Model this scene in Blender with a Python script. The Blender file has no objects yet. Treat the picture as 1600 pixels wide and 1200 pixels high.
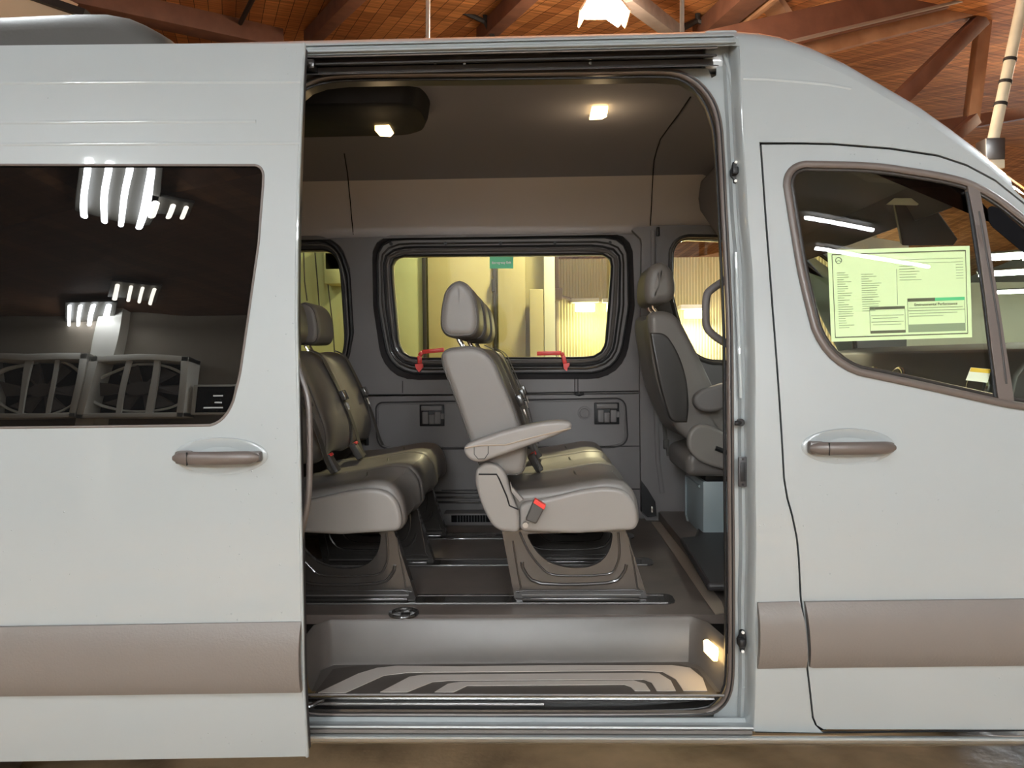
import bpy, bmesh, math, random
from mathutils import Vector, Matrix
random.seed(7)
SC = bpy.context.scene
COL = SC.collection
# ------------------------------------------------------------------ camera
FP = 1200.0                                    # focal length in pixels of the 1600x1200 frame
CAM = Vector((0.0, -2.12, 1.46))
PSI = math.atan(35/FP); TH = math.atan(38/FP); RHO = math.radians(0.62)
fwd = Vector((-math.sin(PSI)*math.cos(TH), math.cos(PSI)*math.cos(TH), -math.sin(TH)))
r0 = Vector((math.cos(PSI), math.sin(PSI), 0)); u0 = r0.cross(fwd)
rt = r0*math.cos(RHO) - u0*math.sin(RHO)
up = u0*math.cos(RHO) + r0*math.sin(RHO)
cd = bpy.data.cameras.new('camera'); cam = bpy.data.objects.new('camera', cd); COL.objects.link(cam)
cd.sensor_width = 36.0; cd.lens = FP/1600*36.0; cd.clip_start = 0.05; cd.clip_end = 200
cam.matrix_world = Matrix(((rt.x, up.x, -fwd.x, CAM.x), (rt.y, up.y, -fwd.y, CAM.y), (rt.z, up.z, -fwd.z, CAM.z), (0, 0, 0, 1)))
SC.camera = cam
# ------------------------------------------------------------------ world, exposure
SC.view_settings.view_transform = 'Standard'; SC.view_settings.look = 'None'
SC.view_settings.gamma = 1; SC.view_settings.use_curve_mapping = False
SC.view_settings.exposure = 0.40
SC.cycles.use_denoising = True
SC.cycles.max_bounces = 8; SC.cycles.transparent_max_bounces = 16
SC.cycles.sample_clamp_indirect = 6.0
SC.cycles.caustics_reflective = False; SC.cycles.caustics_refractive = False
w = bpy.data.worlds.new('hall_air'); SC.world = w; w.use_nodes = True
w.node_tree.nodes['Background'].inputs[0].default_value = (1.0, 0.93, 0.84, 1)
w.node_tree.nodes['Background'].inputs[1].default_value = 0.05

def ray(px, py):
    return fwd + rt*((px-800)/FP) + up*((600-py)/FP)
def PY(px, py, Y):
    d = ray(px, py); return CAM + d*((Y-CAM.y)/d.y)
def PZ(px, py, Z):
    d = ray(px, py); return CAM + d*((Z-CAM.z)/d.z)
def PD(px, py, D):                              # at a distance D into the hall
    d = ray(px, py); return CAM + d*(D/d.y)
def curve(tab):
    def f(t):
        if t <= tab[0][0]: return tab[0][1]
        if t >= tab[-1][0]: return tab[-1][1]
        for i in range(len(tab)-1):
            if tab[i][0] <= t <= tab[i+1][0]:
                a, b = tab[i], tab[i+1]
                p = tab[i-1] if i else a; q = tab[i+2] if i+2 < len(tab) else b
                m0 = (b[1]-p[1])/(b[0]-p[0]); m1 = (q[1]-a[1])/(q[0]-a[0])
                h = b[0]-a[0]; s = (t-a[0])/h
                return ((2*s**3-3*s*s+1)*a[1] + (s**3-2*s*s+s)*h*m0 + (-2*s**3+3*s*s)*b[1] + (s**3-s*s)*h*m1)
    return f
# outer skin of the van's near side: y as a function of height
SKIN = curve([(0.30, .045), (0.5, .012), (0.7, -.002), (1.0, 0.0), (1.3, .014), (1.6, .048), (1.9, .094), (2.15, .142), (2.3, .178), (2.42, .225)])
MID = 0.98                                      # the van's centre line
FAR = curve([(0.4, 1.80), (0.9, 1.82), (1.28, 1.83), (1.6, 1.83), (2.0, 1.81), (2.1, 1.79), (2.2, 1.73), (2.28, 1.62), (2.34, 1.47), (2.37, 1.2)])
def PS(px, py, fn=SKIN, off=0.0):
    z = CAM.z
    for _ in range(14):
        p = PY(px, py, fn(z)+off); z = p.z
    return p
FLAT = lambda Y: (lambda z: Y)

# ------------------------------------------------------------------ mesh helpers
def rp(pts, seg=6):                             # polygon with rounded corners; a point may carry its radius
    out = []; n = len(pts)
    for i, p in enumerate(pts):
        c = Vector(p[:2]); r = p[2] if len(p) > 2 else 0
        if r <= 0: out.append((c.x, c.y)); continue
        a = Vector(pts[i-1][:2])-c; b = Vector(pts[(i+1) % n][:2])-c
        ra = min(r, a.length*.49); rb = min(r, b.length*.49)
        A = c+a.normalized()*ra; B = c+b.normalized()*rb
        for k in range(seg+1):
            t = k/seg; q = A*(1-t)**2 + c*2*t*(1-t)*.75 + (A+B)*.5*2*t*(1-t)*.25 + B*t*t
            out.append((q.x, q.y))
    return out
def smooth(pts, n=4, closed=False):
    P = [Vector(p) for p in pts]; out = []; m = len(P)
    rng = range(m if closed else m-1)
    for i in rng:
        a = P[i]; b = P[(i+1) % m]
        p = P[i-1] if (closed or i) else a; q = P[(i+2) % m] if (closed or i+2 < m) else b
        for k in range(n):
            t = k/n
            out.append(a*(1-t)**2*(1+2*t) + b*t*t*(3-2*t) + (b-p)*.5*t*(1-t)**2 - (q-a)*.5*t*t*(1-t))
    if not closed: out.append(P[-1])
    return out
def inset(poly, d):
    n = len(poly); out = []
    area = sum(poly[i-1][0]*poly[i][1]-poly[i][0]*poly[i-1][1] for i in range(n))
    sg = 1 if area > 0 else -1
    for i in range(n):
        a = Vector(poly[i-1]); b = Vector(poly[i]); c = Vector(poly[(i+1) % n])
        e1 = (b-a).normalized() if (b-a).length > 1e-9 else Vector((0, 0)); e2 = (c-b).normalized() if (c-b).length > 1e-9 else e1
        if e1.length == 0: e1 = e2
        nn = Vector((-(e1.y+e2.y), e1.x+e2.x))
        if nn.length < 1e-6: nn = Vector((-e1.y, e1.x))
        nn.normalize(); k = max(.5, nn.dot(Vector((-e1.y, e1.x))))
        q = b+nn*sg*d/k; out.append((q.x, q.y))
    return out
class MB:
    def __init__(s): s.bm = bmesh.new()
    def box(s, c, size, rot=None, bevel=0.0, seg=2):
        b = bmesh.new(); bmesh.ops.create_cube(b, size=1)
        for v in b.verts: v.co = Vector((v.co.x*size[0], v.co.y*size[1], v.co.z*size[2]))
        if bevel: bmesh.ops.bevel(b, geom=list(b.edges), offset=bevel, segments=seg, affect='EDGES', profile=.5)
        M = Matrix.Translation(Vector(c))
        if rot is not None: M = M @ (rot.to_4x4() if hasattr(rot, 'to_4x4') else rot)
        for v in b.verts: v.co = M @ v.co
        s.join(b); return s
    def join(s, b):
        me = bpy.data.meshes.new('t'); b.to_mesh(me); b.free(); s.bm.from_mesh(me); bpy.data.meshes.remove(me)
    def bar(s, a, b, wd, ht, bevel=0.0, upv=Vector((0, 0, 1))):
        a = Vector(a); b = Vector(b); d = b-a; x = d.normalized(); z = (upv-x*upv.dot(x)).normalized(); y = z.cross(x)
        R = Matrix((x, y, z)).transposed()
        return s.box((a+b)/2, (d.length, wd, ht), R, bevel)
    def tube(s, path, r, closed=False, n=8, flat=None):
        P = [Vector(p) for p in path]; m = len(P); rings = []
        prev = None
        for i in range(m):
            t = (P[(i+1) % m] if (closed or i+1 < m) else P[i]) - (P[i-1] if (closed or i) else P[i])
            t.normalize()
            if prev is None:
                k = Vector((0, 1, 0)) if abs(t.y) < .9 else Vector((0, 0, 1))
                nrm = (k-t*k.dot(t)).normalized()
            else: nrm = (prev-t*prev.dot(t)).normalized()
            prev = nrm; bn = t.cross(nrm)
            rr = r[i] if isinstance(r, (list, tuple)) else r
            ry = rr*(flat if flat else 1)
            rings.append([s.bm.verts.new(P[i]+nrm*(math.cos(2*math.pi*k/n)*ry)+bn*(math.sin(2*math.pi*k/n)*rr)) for k in range(n)])
        for i in range(m if closed else m-1):
            A, B = rings[i], rings[(i+1) % m]
            for k in range(n): s.bm.faces.new((A[k], A[(k+1) % n], B[(k+1) % n], B[k]))
        if not closed:
            s.bm.faces.new(list(reversed(rings[0]))); s.bm.faces.new(rings[-1])
        return s
    def ribbon(s, path, wv, th, nv=Vector((1, 0, 0))):
        P = [Vector(p) for p in path]; rings = []
        wv = Vector(wv)
        for i, p in enumerate(P):
            t = (P[min(i+1, len(P)-1)]-P[max(i-1, 0)]).normalized(); nn = t.cross(wv).normalized()*th/2
            rings.append([s.bm.verts.new(p+wv/2+nn), s.bm.verts.new(p-wv/2+nn), s.bm.verts.new(p-wv/2-nn), s.bm.verts.new(p+wv/2-nn)])
        for i in range(len(P)-1):
            for k in range(4): s.bm.faces.new((rings[i][k], rings[i][(k+1) % 4], rings[i+1][(k+1) % 4], rings[i+1][k]))
        s.bm.faces.new(list(reversed(rings[0]))); s.bm.faces.new(rings[-1])
        return s
    def loft(s, rings3, cap=True, closed=True):
        R = [[s.bm.verts.new(Vector(p)) for p in r] for r in rings3]; n = len(R[0])
        for i in range(len(R)-1):
            for k in range(n if closed else n-1):
                s.bm.faces.new((R[i][k], R[i][(k+1) % n], R[i+1][(k+1) % n], R[i+1][k]))
        if cap and closed:
            s.bm.faces.new(list(reversed(R[0]))); s.bm.faces.new(R[-1])
        return s
    def slab(s, prof, y0, y1, rnd=.01, shift=None, ns=3, mid=None):
        pr = [prof[0]]
        for p in prof[1:]:
            if math.hypot(p[0]-pr[-1][0], p[1]-pr[-1][1]) > .0012: pr.append(p)
        if math.hypot(pr[0][0]-pr[-1][0], pr[0][1]-pr[-1][1]) < .0012: pr.pop()
        prof = pr
        # side outline (x,z) carried from y0 to y1 with rounded rims
        L = [(y0, rnd, .02), (y0, rnd, .35), (y0, rnd, .7), (y0, rnd, .95)]+[(y0+rnd*(1-math.cos(math.pi/2*k/ns)), rnd*(1-math.sin(math.pi/2*k/ns))) for k in range(ns+1)]
        if mid: L += [(y0+(y1-y0)*t, d) for t, d in mid]
        L += [(y1-rnd*(1-math.cos(math.pi/2*k/ns)), rnd*(1-math.sin(math.pi/2*k/ns))) for k in range(ns, -1, -1)]+[(y1, rnd, .95), (y1, rnd, .7), (y1, rnd, .35), (y1, rnd, .02)]
        rings = []
        for it in L:
            y, d = it[:2]; q = inset(prof, d) if d else prof
            if len(it) > 2:
                cx = sum(p[0] for p in q)/len(q); cz = sum(p[1] for p in q)/len(q); q = [(cx+(p[0]-cx)*it[2], cz+(p[1]-cz)*it[2]) for p in q]
            rings.append([(p[0]+(shift(y) if shift else 0), y, p[1]) for p in q])
        return s.loft(rings)
    def disc(s, c, r, axis, th, n=20, r2=None):
        axis = Vector(axis).normalized(); k = Vector((0, 0, 1)) if abs(axis.z) < .9 else Vector((1, 0, 0))
        a = (k-axis*k.dot(axis)).normalized(); b = axis.cross(a); c = Vector(c); r2 = r if r2 is None else r2
        return s.loft([[c-axis*th/2+a*math.cos(2*math.pi*i/n)*r+b*math.sin(2*math.pi*i/n)*r for i in range(n)],
                       [c+axis*th/2+a*math.cos(2*math.pi*i/n)*r2+b*math.sin(2*math.pi*i/n)*r2 for i in range(n)]])
    def build(s, name, mat, parent=None, bevel=0.0, ang=35, seg=2, weld=False):
        bm = s.bm
        if weld: bmesh.ops.remove_doubles(bm, verts=bm.verts, dist=1e-5)
        bmesh.ops.recalc_face_normals(bm, faces=bm.faces)
        ca = math.radians(ang)
        for e in bm.edges:
            e.smooth = not (len(e.link_faces) == 2 and e.calc_face_angle(0) > ca)
        for f in bm.faces: f.smooth = True
        me = bpy.data.meshes.new(name); bm.to_mesh(me); bm.free()
        o = bpy.data.objects.new(name, me); COL.objects.link(o)
        if mat: me.materials.append(mat)
        if bevel:
            m = o.modifiers.new('b', 'BEVEL'); m.width = bevel; m.segments = seg; m.limit_method = 'ANGLE'; m.angle_limit = math.radians(40); m.harden_normals = False
        if parent is not None: adopt(o, parent)
        return o
def adopt(o, parent):
    o.parent = parent
    if parent.type == 'EMPTY': o.matrix_parent_inverse = parent.matrix_basis.inverted()
def tag(o, label=None, cat=None, group=None, kind=None):
    if label: o['label'] = label
    if cat: o['category'] = cat
    if group: o['group'] = group
    if kind: o['kind'] = kind
    return o
def empty(name, loc, label, cat, group=None):
    o = bpy.data.objects.new(name, None); COL.objects.link(o)
    o.location = loc; o.matrix_basis = Matrix.Translation(Vector(loc)); o.empty_display_size = .1
    return tag(o, label, cat, group)

def panel(name, outer, holes=(), fn=SKIN, off=0.0, th=0.02, mat=None, parent=None, dz=.07, bevel=0.0, xz=False, mirror=False):
    """A sheet on a curved skin, outlined in photo pixels (or x,z when xz), thickness th away from the camera."""
    def conv(poly):
        if xz: return [(p[0], p[1]) for p in poly]
        q = [PS(p[0], p[1], fn, off) for p in poly]; return [(v.x, v.z) for v in q]
    bm = bmesh.new(); es = []
    for poly in [outer]+list(holes):
        c = conv(poly); vs = [bm.verts.new((p[0], 0, p[1])) for p in c]
        for i in range(len(vs)): es.append(bm.edges.new((vs[i-1], vs[i])))
    bmesh.ops.triangle_fill(bm, use_beauty=True, use_dissolve=False, edges=es, normal=(0, -1, 0))
    zs = [v.co.z for v in bm.verts]
    if dz and zs:
        z = math.floor(min(zs)/dz)*dz+dz
        while z < max(zs):
            bmesh.ops.bisect_plane(bm, geom=list(bm.verts)+list(bm.edges)+list(bm.faces), plane_co=(0, 0, z), plane_no=(0, 0, 1), dist=1e-5)
            z += dz
    front = list(bm.faces)
    for f in front:
        f.normal_update()
        if f.normal.y > 0: f.normal_flip()
    for v in bm.verts: v.co.y = fn(v.co.z)+off
    if th:
        # back copy and rims
        vm = {v: bm.verts.new(v.co+Vector((0, th, 0))) for v in list(bm.verts)}
        rim = [e for e in bm.edges if len(e.link_faces) == 1]
        for f in front: bm.faces.new([vm[v] for v in reversed(f.verts)])
        for e in rim:
            a, b = e.verts
            bm.faces.new((a, b, vm[b], vm[a]))
    if mirror:
        for v in bm.verts: v.co.y = 2*MID-v.co.y
    s = MB(); s.bm.free(); s.bm = bm
    return s.build(name, mat, parent, bevel=bevel)
def hoop(pts, fn=SKIN, off=0.0, xz=False):
    return [PS(p[0], p[1], fn, off) for p in pts]

# ------------------------------------------------------------------ materials
def mat(name, col, rough=.5, metal=0.0, coat=0.0, spec=.5, bump=None, var=None, trans=0.0, emis=None, ior=1.5, coat_rough=.03, rvar=None):
    m = bpy.data.materials.new(name); m.use_nodes = True; nt = m.node_tree; b = nt.nodes['Principled BSDF']
    b.inputs['Base Color'].default_value = (*col, 1); b.inputs['Roughness'].default_value = rough
    b.inputs['Metallic'].default_value = metal; b.inputs['Coat Weight'].default_value = coat; b.inputs['Coat Roughness'].default_value = coat_rough
    b.inputs['Specular IOR Level'].default_value = spec; b.inputs['IOR'].default_value = ior
    b.inputs['Transmission Weight'].default_value = trans
    if emis: b.inputs['Emission Color'].default_value = (*emis[0], 1); b.inputs['Emission Strength'].default_value = emis[1]
    tc = nt.nodes.new('ShaderNodeTexCoord')
    if var:                                     # (scale, amount, second colour)
        nz = nt.nodes.new('ShaderNodeTexNoise'); nz.inputs['Scale'].default_value = var[0]; nz.inputs['Detail'].default_value = 6
        mx = nt.nodes.new('ShaderNodeMix'); mx.data_type = 'RGBA'
        rm = nt.nodes.new('ShaderNodeMapRange'); rm.inputs['From Min'].default_value = .35; rm.inputs['From Max'].default_value = .68; rm.inputs['To Max'].default_value = var[1]
        mx.inputs[6].default_value = (*col, 1); mx.inputs[7].default_value = (*var[2], 1)
        nt.links.new(tc.outputs['Object'], nz.inputs['Vector']); nt.links.new(nz.outputs[0], rm.inputs[0]); nt.links.new(rm.outputs[0], mx.inputs[0]); nt.links.new(mx.outputs[2], b.inputs['Base Color'])
    if bump:                                    # (scale, strength, distance)
        nz = nt.nodes.new('ShaderNodeTexNoise'); nz.inputs['Scale'].default_value = bump[0]; nz.inputs['Detail'].default_value = 3
        bp = nt.nodes.new('ShaderNodeBump'); bp.inputs['Strength'].default_value = bump[1]; bp.inputs['Distance'].default_value = bump[2]
        nt.links.new(tc.outputs['Object'], nz.inputs['Vector']); nt.links.new(nz.outputs[0], bp.inputs['Height']); nt.links.new(bp.outputs[0], b.inputs['Normal'])
    return m
def glow(name, col, strength):
    m = bpy.data.materials.new(name); m.use_nodes = True; nt = m.node_tree
    b = nt.nodes['Principled BSDF']; b.inputs['Base Color'].default_value = (.8, .8, .8, 1)
    b.inputs['Emission Color'].default_value = (*col, 1); b.inputs['Emission Strength'].default_value = strength
    return m
def clear_glass(name, tint=(.9, .95, .9), gl=.08, rough=.0):
    m = bpy.data.materials.new(name); m.use_nodes = True; nt = m.node_tree; nt.nodes.clear()
    o = nt.nodes.new('ShaderNodeOutputMaterial'); t = nt.nodes.new('ShaderNodeBsdfTransparent'); g = nt.nodes.new('ShaderNodeBsdfGlossy')
    t.inputs[0].default_value = (*tint, 1); g.inputs['Roughness'].default_value = rough
    lw = nt.nodes.new('ShaderNodeLayerWeight'); lw.inputs[0].default_value = .5
    pw = nt.nodes.new('ShaderNodeMath'); pw.operation = 'POWER'; pw.inputs[1].default_value = 5.0
    fr = nt.nodes.new('ShaderNodeMapRange'); fr.inputs['To Min'].default_value = .045; fr.inputs['To Max'].default_value = 1.0
    nt.links.new(lw.outputs['Facing'], pw.inputs[0]); nt.links.new(pw.outputs[0], fr.inputs[0])
    mx = nt.nodes.new('ShaderNodeMixShader'); nt.links.new(fr.outputs[0], mx.inputs[0]); nt.links.new(t.outputs[0], mx.inputs[1]); nt.links.new(g.outputs[0], mx.inputs[2]); nt.links.new(mx.outputs[0], o.inputs[0])
    return m
def wet_paint(name, col):                       # clear-coated car paint with scattered fine water drops
    m = mat(name, col, .35, coat=1.0, spec=.4); nt = m.node_tree; b = nt.nodes['Principled BSDF']
    tc = nt.nodes.new('ShaderNodeTexCoord'); vo = nt.nodes.new('ShaderNodeTexVoronoi'); vo.inputs['Scale'].default_value = 42
    cl = nt.nodes.new('ShaderNodeTexNoise'); cl.inputs['Scale'].default_value = 2.6
    r1 = nt.nodes.new('ShaderNodeMapRange'); r1.inputs['From Min'].default_value = 0.0; r1.inputs['From Max'].default_value = .10; r1.inputs['To Min'].default_value = 1; r1.inputs['To Max'].default_value = 0
    r2 = nt.nodes.new('ShaderNodeMapRange'); r2.inputs['From Min'].default_value = .50; r2.inputs['From Max'].default_value = .6
    mu = nt.nodes.new('ShaderNodeMath'); mu.operation = 'MULTIPLY'
    bp = nt.nodes.new('ShaderNodeBump'); bp.inputs['Strength'].default_value = .7; bp.inputs['Distance'].default_value = .0022
    nt.links.new(tc.outputs['Object'], vo.inputs['Vector']); nt.links.new(tc.outputs['Object'], cl.inputs['Vector'])
    nt.links.new(vo.outputs['Distance'], r1.inputs[0]); nt.links.new(cl.outputs[0], r2.inputs[0])
    nt.links.new(r1.outputs[0], mu.inputs[0]); nt.links.new(r2.outputs[0], mu.inputs[1]); nt.links.new(mu.outputs[0], bp.inputs['Height'])
    nt.links.new(bp.outputs[0], b.inputs['Normal']); nt.links.new(bp.outputs[0], b.inputs['Coat Normal'])
    return m
M = {}
M['paint'] = wet_paint('blue_grey_paint', (.335, .365, .37))
M['clad'] = mat('grey_plastic_cladding', (.17, .15, .135), .42, bump=(160, .35, .002))
M['handle'] = mat('handle_plastic', (.11, .09, .08), .35)
M['rubber'] = mat('black_rubber', (.03, .027, .025), .38)
M['black'] = mat('black_plastic', (.010, .010, .011), .45, spec=.3)
M['gap'] = mat('shut_line_black', (.004, .004, .005), .8, spec=.1)
M['blackmetal'] = mat('black_enamelled_steel', (.03, .027, .025), .2, coat=.6)
M['track'] = mat('dark_channel_metal', (.10, .092, .088), .25, coat=.5)
M['leather'] = mat('charcoal_leather', (.155, .142, .132), .46, bump=(260, .12, .0008))
M['shell'] = mat('grey_seat_plastic', (.235, .218, .205), .42)
M['piping'] = mat('seam_thread', (.05, .045, .04), .5)
M['belt'] = mat('seat_belt_webbing', (.06, .055, .05), .6)
M['liner'] = mat('headliner_cloth', (.19, .19, .225), .95, spec=.15, bump=(500, .2, .0006))
M['trim'] = mat('wall_trim_plastic', (.15, .14, .14), .55, bump=(350, .12, .0006))
M['lit_lining'] = mat('lit_tone_side_lining', (.50, .465, .46), .8, spec=.2, bump=(500, .2, .0006))  # paler colour stands in for the light reaching the upper far side
M['trim2'] = mat('charcoal_trim_plastic', (.03, .028, .03), .5)
M['floor'] = mat('van_floor_vinyl', (.11, .09, .08), .40, var=(9, .5, (.17, .135, .115)), bump=(60, .15, .001))
M['stepp'] = mat('step_plastic', (.088, .08, .074), .38, var=(5, .4, (.14, .125, .115)))
M['stepmat'] = mat('dark_step_mat', (.055, .046, .04), .45, var=(12, .5, (.08, .066, .056)))
M['alu'] = mat('brushed_tread_aluminium', (.55, .50, .46), .42, metal=.3)
M['chrome'] = mat('chrome', (.8, .78, .75), .12, metal=1)
M['steel'] = mat('dull_steel', (.35, .34, .33), .35, metal=1)
M['strip'] = mat('threshold_strip_metal', (.45, .37, .30), .4, metal=.4)
M['red'] = mat('red_plastic', (.75, .045, .035), .4)
M['green'] = mat('green_sign', (.12, .62, .32), .5)
M['white'] = mat('white_print', (.85, .85, .82), .5)
M['paper'] = mat('price_sheet_paper', (.82, .94, .66), .6)
M['ink'] = mat('grey_ink', (.30, .36, .27), .7)
M['darkink'] = mat('dark_ink', (.12, .12, .09), .7)
M['yellow'] = mat('yellow_label', (.80, .52, .06), .5)
M['boxpaint'] = mat('pedestal_blue_grey_paint', (.30, .36, .38), .35, coat=.3)
M['aircon'] = mat('air_unit_plastic', (.05, .046, .04), .6, bump=(90, .3, .002))
M['privacy'] = None
def privacy_glass():
    m = mat('privacy_glass', (.004, .004, .004), 0.0, spec=.5, ior=1.62); nt = m.node_tree; b = nt.nodes['Principled BSDF']
    tc = nt.nodes.new('ShaderNodeTexCoord'); nz = nt.nodes.new('ShaderNodeTexNoise'); nz.inputs['Scale'].default_value = 4.5; nz.inputs['Detail'].default_value = 0
    bp = nt.nodes.new('ShaderNodeBump'); bp.inputs['Strength'].default_value = .5; bp.inputs['Distance'].default_value = .0028
    nt.links.new(tc.outputs['Object'], nz.inputs['Vector']); nt.links.new(nz.outputs[0], bp.inputs['Height']); nt.links.new(bp.outputs[0], b.inputs['Normal'])
    return m
M['privacy'] = privacy_glass()
M['glass'] = clear_glass('clear_green_glass', (.90, .95, .84))
M['tglass'] = clear_glass('tinted_green_glass', (.74, .80, .58))

# ================================================================== THE HALL
def planks(name, cols, w=.16, l=5.6, rotz=0.0, rough=.6):
    m = bpy.data.materials.new(name); m.use_nodes = True; nt = m.node_tree; b = nt.nodes['Principled BSDF']
    tc = nt.nodes.new('ShaderNodeTexCoord'); mp = nt.nodes.new('ShaderNodeMapping'); mp.inputs['Rotation'].default_value = (0, 0, rotz)
    br = nt.nodes.new('ShaderNodeTexBrick'); br.inputs['Scale'].default_value = 1; br.inputs['Brick Width'].default_value = l; br.inputs['Row Height'].default_value = w
    br.inputs['Mortar Size'].default_value = .004; br.inputs['Mortar Smooth'].default_value = .2; br.offset = .37; br.inputs['Bias'].default_value = 0
    br.inputs['Color1'].default_value = (*cols[0], 1); br.inputs['Color2'].default_value = (*cols[1], 1); br.inputs['Mortar'].default_value = (.012, .006, .003, 1)
    mp2 = nt.nodes.new('ShaderNodeMapping'); mp2.inputs['Rotation'].default_value = (0, 0, rotz); mp2.inputs['Scale'].default_value = (.5, 11, 1)
    nz = nt.nodes.new('ShaderNodeTexNoise'); nz.inputs['Scale'].default_value = 2; nz.inputs['Detail'].default_value = 8
    mx = nt.nodes.new('ShaderNodeMix'); mx.data_type = 'RGBA'; mx.blend_type = 'MULTIPLY'; mx.inputs[0].default_value = .85
    cr = nt.nodes.new('ShaderNodeValToRGB'); cr.color_ramp.elements[0].position = .3; cr.color_ramp.elements[0].color = (.35, .3, .25, 1); cr.color_ramp.elements[1].position = .7; cr.color_ramp.elements[1].color = (1.25, 1.2, 1.1, 1)
    nt.links.new(tc.outputs['Object'], mp.inputs[0]); nt.links.new(mp.outputs[0], br.inputs['Vector']); nt.links.new(tc.outputs['Object'], mp2.inputs[0]); nt.links.new(mp2.outputs[0], nz.inputs['Vector'])
    nt.links.new(nz.outputs[0], cr.inputs[0]); nt.links.new(br.outputs['Color'], mx.inputs[6]); nt.links.new(cr.outputs[0], mx.inputs[7]); nt.links.new(mx.outputs[2], b.inputs['Base Color'])
    b.inputs['Roughness'].default_value = rough; b.inputs['Specular IOR Level'].default_value = .2
    return m
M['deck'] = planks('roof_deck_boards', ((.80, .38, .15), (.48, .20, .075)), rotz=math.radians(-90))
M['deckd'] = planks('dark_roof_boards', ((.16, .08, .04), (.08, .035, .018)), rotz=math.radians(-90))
M['beam'] = mat('reddish_timber', (.18, .075, .042), .7, var=(5, .6, (.10, .038, .022)), bump=(30, .3, .004))
M['beam2'] = mat('orange_timber', (.46, .25, .13), .7, var=(4, .6, (.26, .11, .05)), bump=(30, .3, .004))
M['beam3'] = mat('grey_timber', (.22, .17, .14), .8, var=(6, .6, (.12, .09, .07)))
M['pipe'] = mat('painted_conduit', (.30, .24, .19), .5)
M['duct'] = mat('white_pipe', (.78, .70, .52), .5, var=(8, .4, (.55, .48, .34)))
M['iron'] = mat('black_iron', (.015, .012, .010), .6)
def floor_mat():
    m = mat('wet_concrete', (.16, .10, .062), .32, bump=(14, .5, .01)); nt = m.node_tree; b = nt.nodes['Principled BSDF']
    tc = nt.nodes.new('ShaderNodeTexCoord'); nz = nt.nodes.new('ShaderNodeTexNoise'); nz.inputs['Scale'].default_value = 1.7; nz.inputs['Detail'].default_value = 12
    cr = nt.nodes.new('ShaderNodeValToRGB'); e = cr.color_ramp.elements
    e[0].position = .32; e[0].color = (.17, .11, .065, 1); e[1].position = .66; e[1].color = (.85, .58, .34, 1)
    nt.links.new(tc.outputs['Object'], nz.inputs['Vector']); nt.links.new(nz.outputs[0], cr.inputs[0]); nt.links.new(cr.outputs[0], b.inputs['Base Color'])
    mr = nt.nodes.new('ShaderNodeMapRange'); mr.inputs['To Min'].default_value = .2; mr.inputs['To Max'].default_value = .6
    nt.links.new(nz.outputs[0], mr.inputs[0]); nt.links.new(mr.outputs[0], b.inputs['Roughness'])
    return m
M['concrete'] = floor_mat()
M['ywall'] = mat('ochre_wall_paint', (.42, .375, .185), .6, var=(1.3, .6, (.33, .29, .13)))
M['gwall'] = mat('olive_door_paint', (.40, .43, .22), .6, var=(2.2, .5, (.30, .33, .16)))
M['wwall'] = mat('pale_wall_paint', (.62, .64, .52), .7, var=(1, .4, (.5, .52, .42)))
M['fwall'] = mat('white_wall_paint', (.74, .73, .72), .8, var=(1, .5, (.62, .60, .58)))
M['bwall'] = mat('dim_wall_paint', (.34, .33, .32), .8, var=(1, .5, (.12, .10, .08)))
def corrugated():
    m = mat('corrugated_wall_sheet', (.66, .58, .34), .5); nt = m.node_tree; b = nt.nodes['Principled BSDF']
    tc = nt.nodes.new('ShaderNodeTexCoord'); wv = nt.nodes.new('ShaderNodeTexWave'); wv.inputs['Scale'].default_value = 9
    bp = nt.nodes.new('ShaderNodeBump'); bp.inputs['Distance'].default_value = .008
    nt.links.new(tc.outputs['Object'], wv.inputs['Vector']); nt.links.new(wv.outputs[0], bp.inputs['Height']); nt.links.new(bp.outputs[0], b.inputs['Normal'])
    return m
M['corr'] = corrugated()

UD = Vector((-.40, 1, .193)).normalized()       # run of the roof boards
UH = Vector((-.40, 1, 0)).normalized(); VH = Vector((UH.y, -UH.x, 0))
Z0 = 4.0
UR = 13.0
def deck_z(x, y):
    u = (Vector((x, y, 0))-Vector((CAM.x, CAM.y, 0))).dot(UH); k = .193/math.hypot(.4, 1)
    if u < 0: return Z0
    if u < UR: return Z0+k*u
    return Z0+k*UR-.24*(u-UR)
def PDK(px, py, drop=0.0):                      # where a sight line meets the roof deck, lowered by drop
    d = ray(px, py); t = 1.0
    for _ in range(4000):
        p = CAM+d*t
        if p.z >= deck_z(p.x, p.y)-drop: return p
        t += .01
    return p
def deck_piece(name, u0, u1, m='deck'):
    s = MB(); pts = []
    for u, v in ((u0, -16), (u0, 26), (u1, 26), (u1, -16)):
        p = Vector((CAM.x, CAM.y, 0))+UH*u+VH*v; e = 1e-3 if u == u0 else -1e-3
        q = p+UH*e; pts.append(Vector((p.x, p.y, deck_z(q.x, q.y))))
    # local frame: x across the boards' run, y along it
    o = pts[0]; ex = (pts[1]-pts[0]).normalized(); ey = (pts[3]-pts[0]).normalized(); ez = ex.cross(ey)
    if ez.z < 0: ez = -ez
    loc = [(Vector(((p-o).dot(ex), (p-o).dot(ey), 0))) for p in pts]
    s.loft([[l for l in loc], [l+Vector((0, 0, .12)) for l in loc]])
    ob = s.build(name, M[m]); R = Matrix((ex, ey, ex.cross(ey))).transposed().to_4x4()
    if ex.cross(ey).z < 0:
        for v in ob.data.vertices: v.co.z *= -1
    ob.matrix_world = Matrix.Translation(o) @ R
    return tag(ob, kind='structure')
def structure(name, s, m, bevel=0): return tag(s.build(name, m, None, bevel=bevel), kind='structure')

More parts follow.
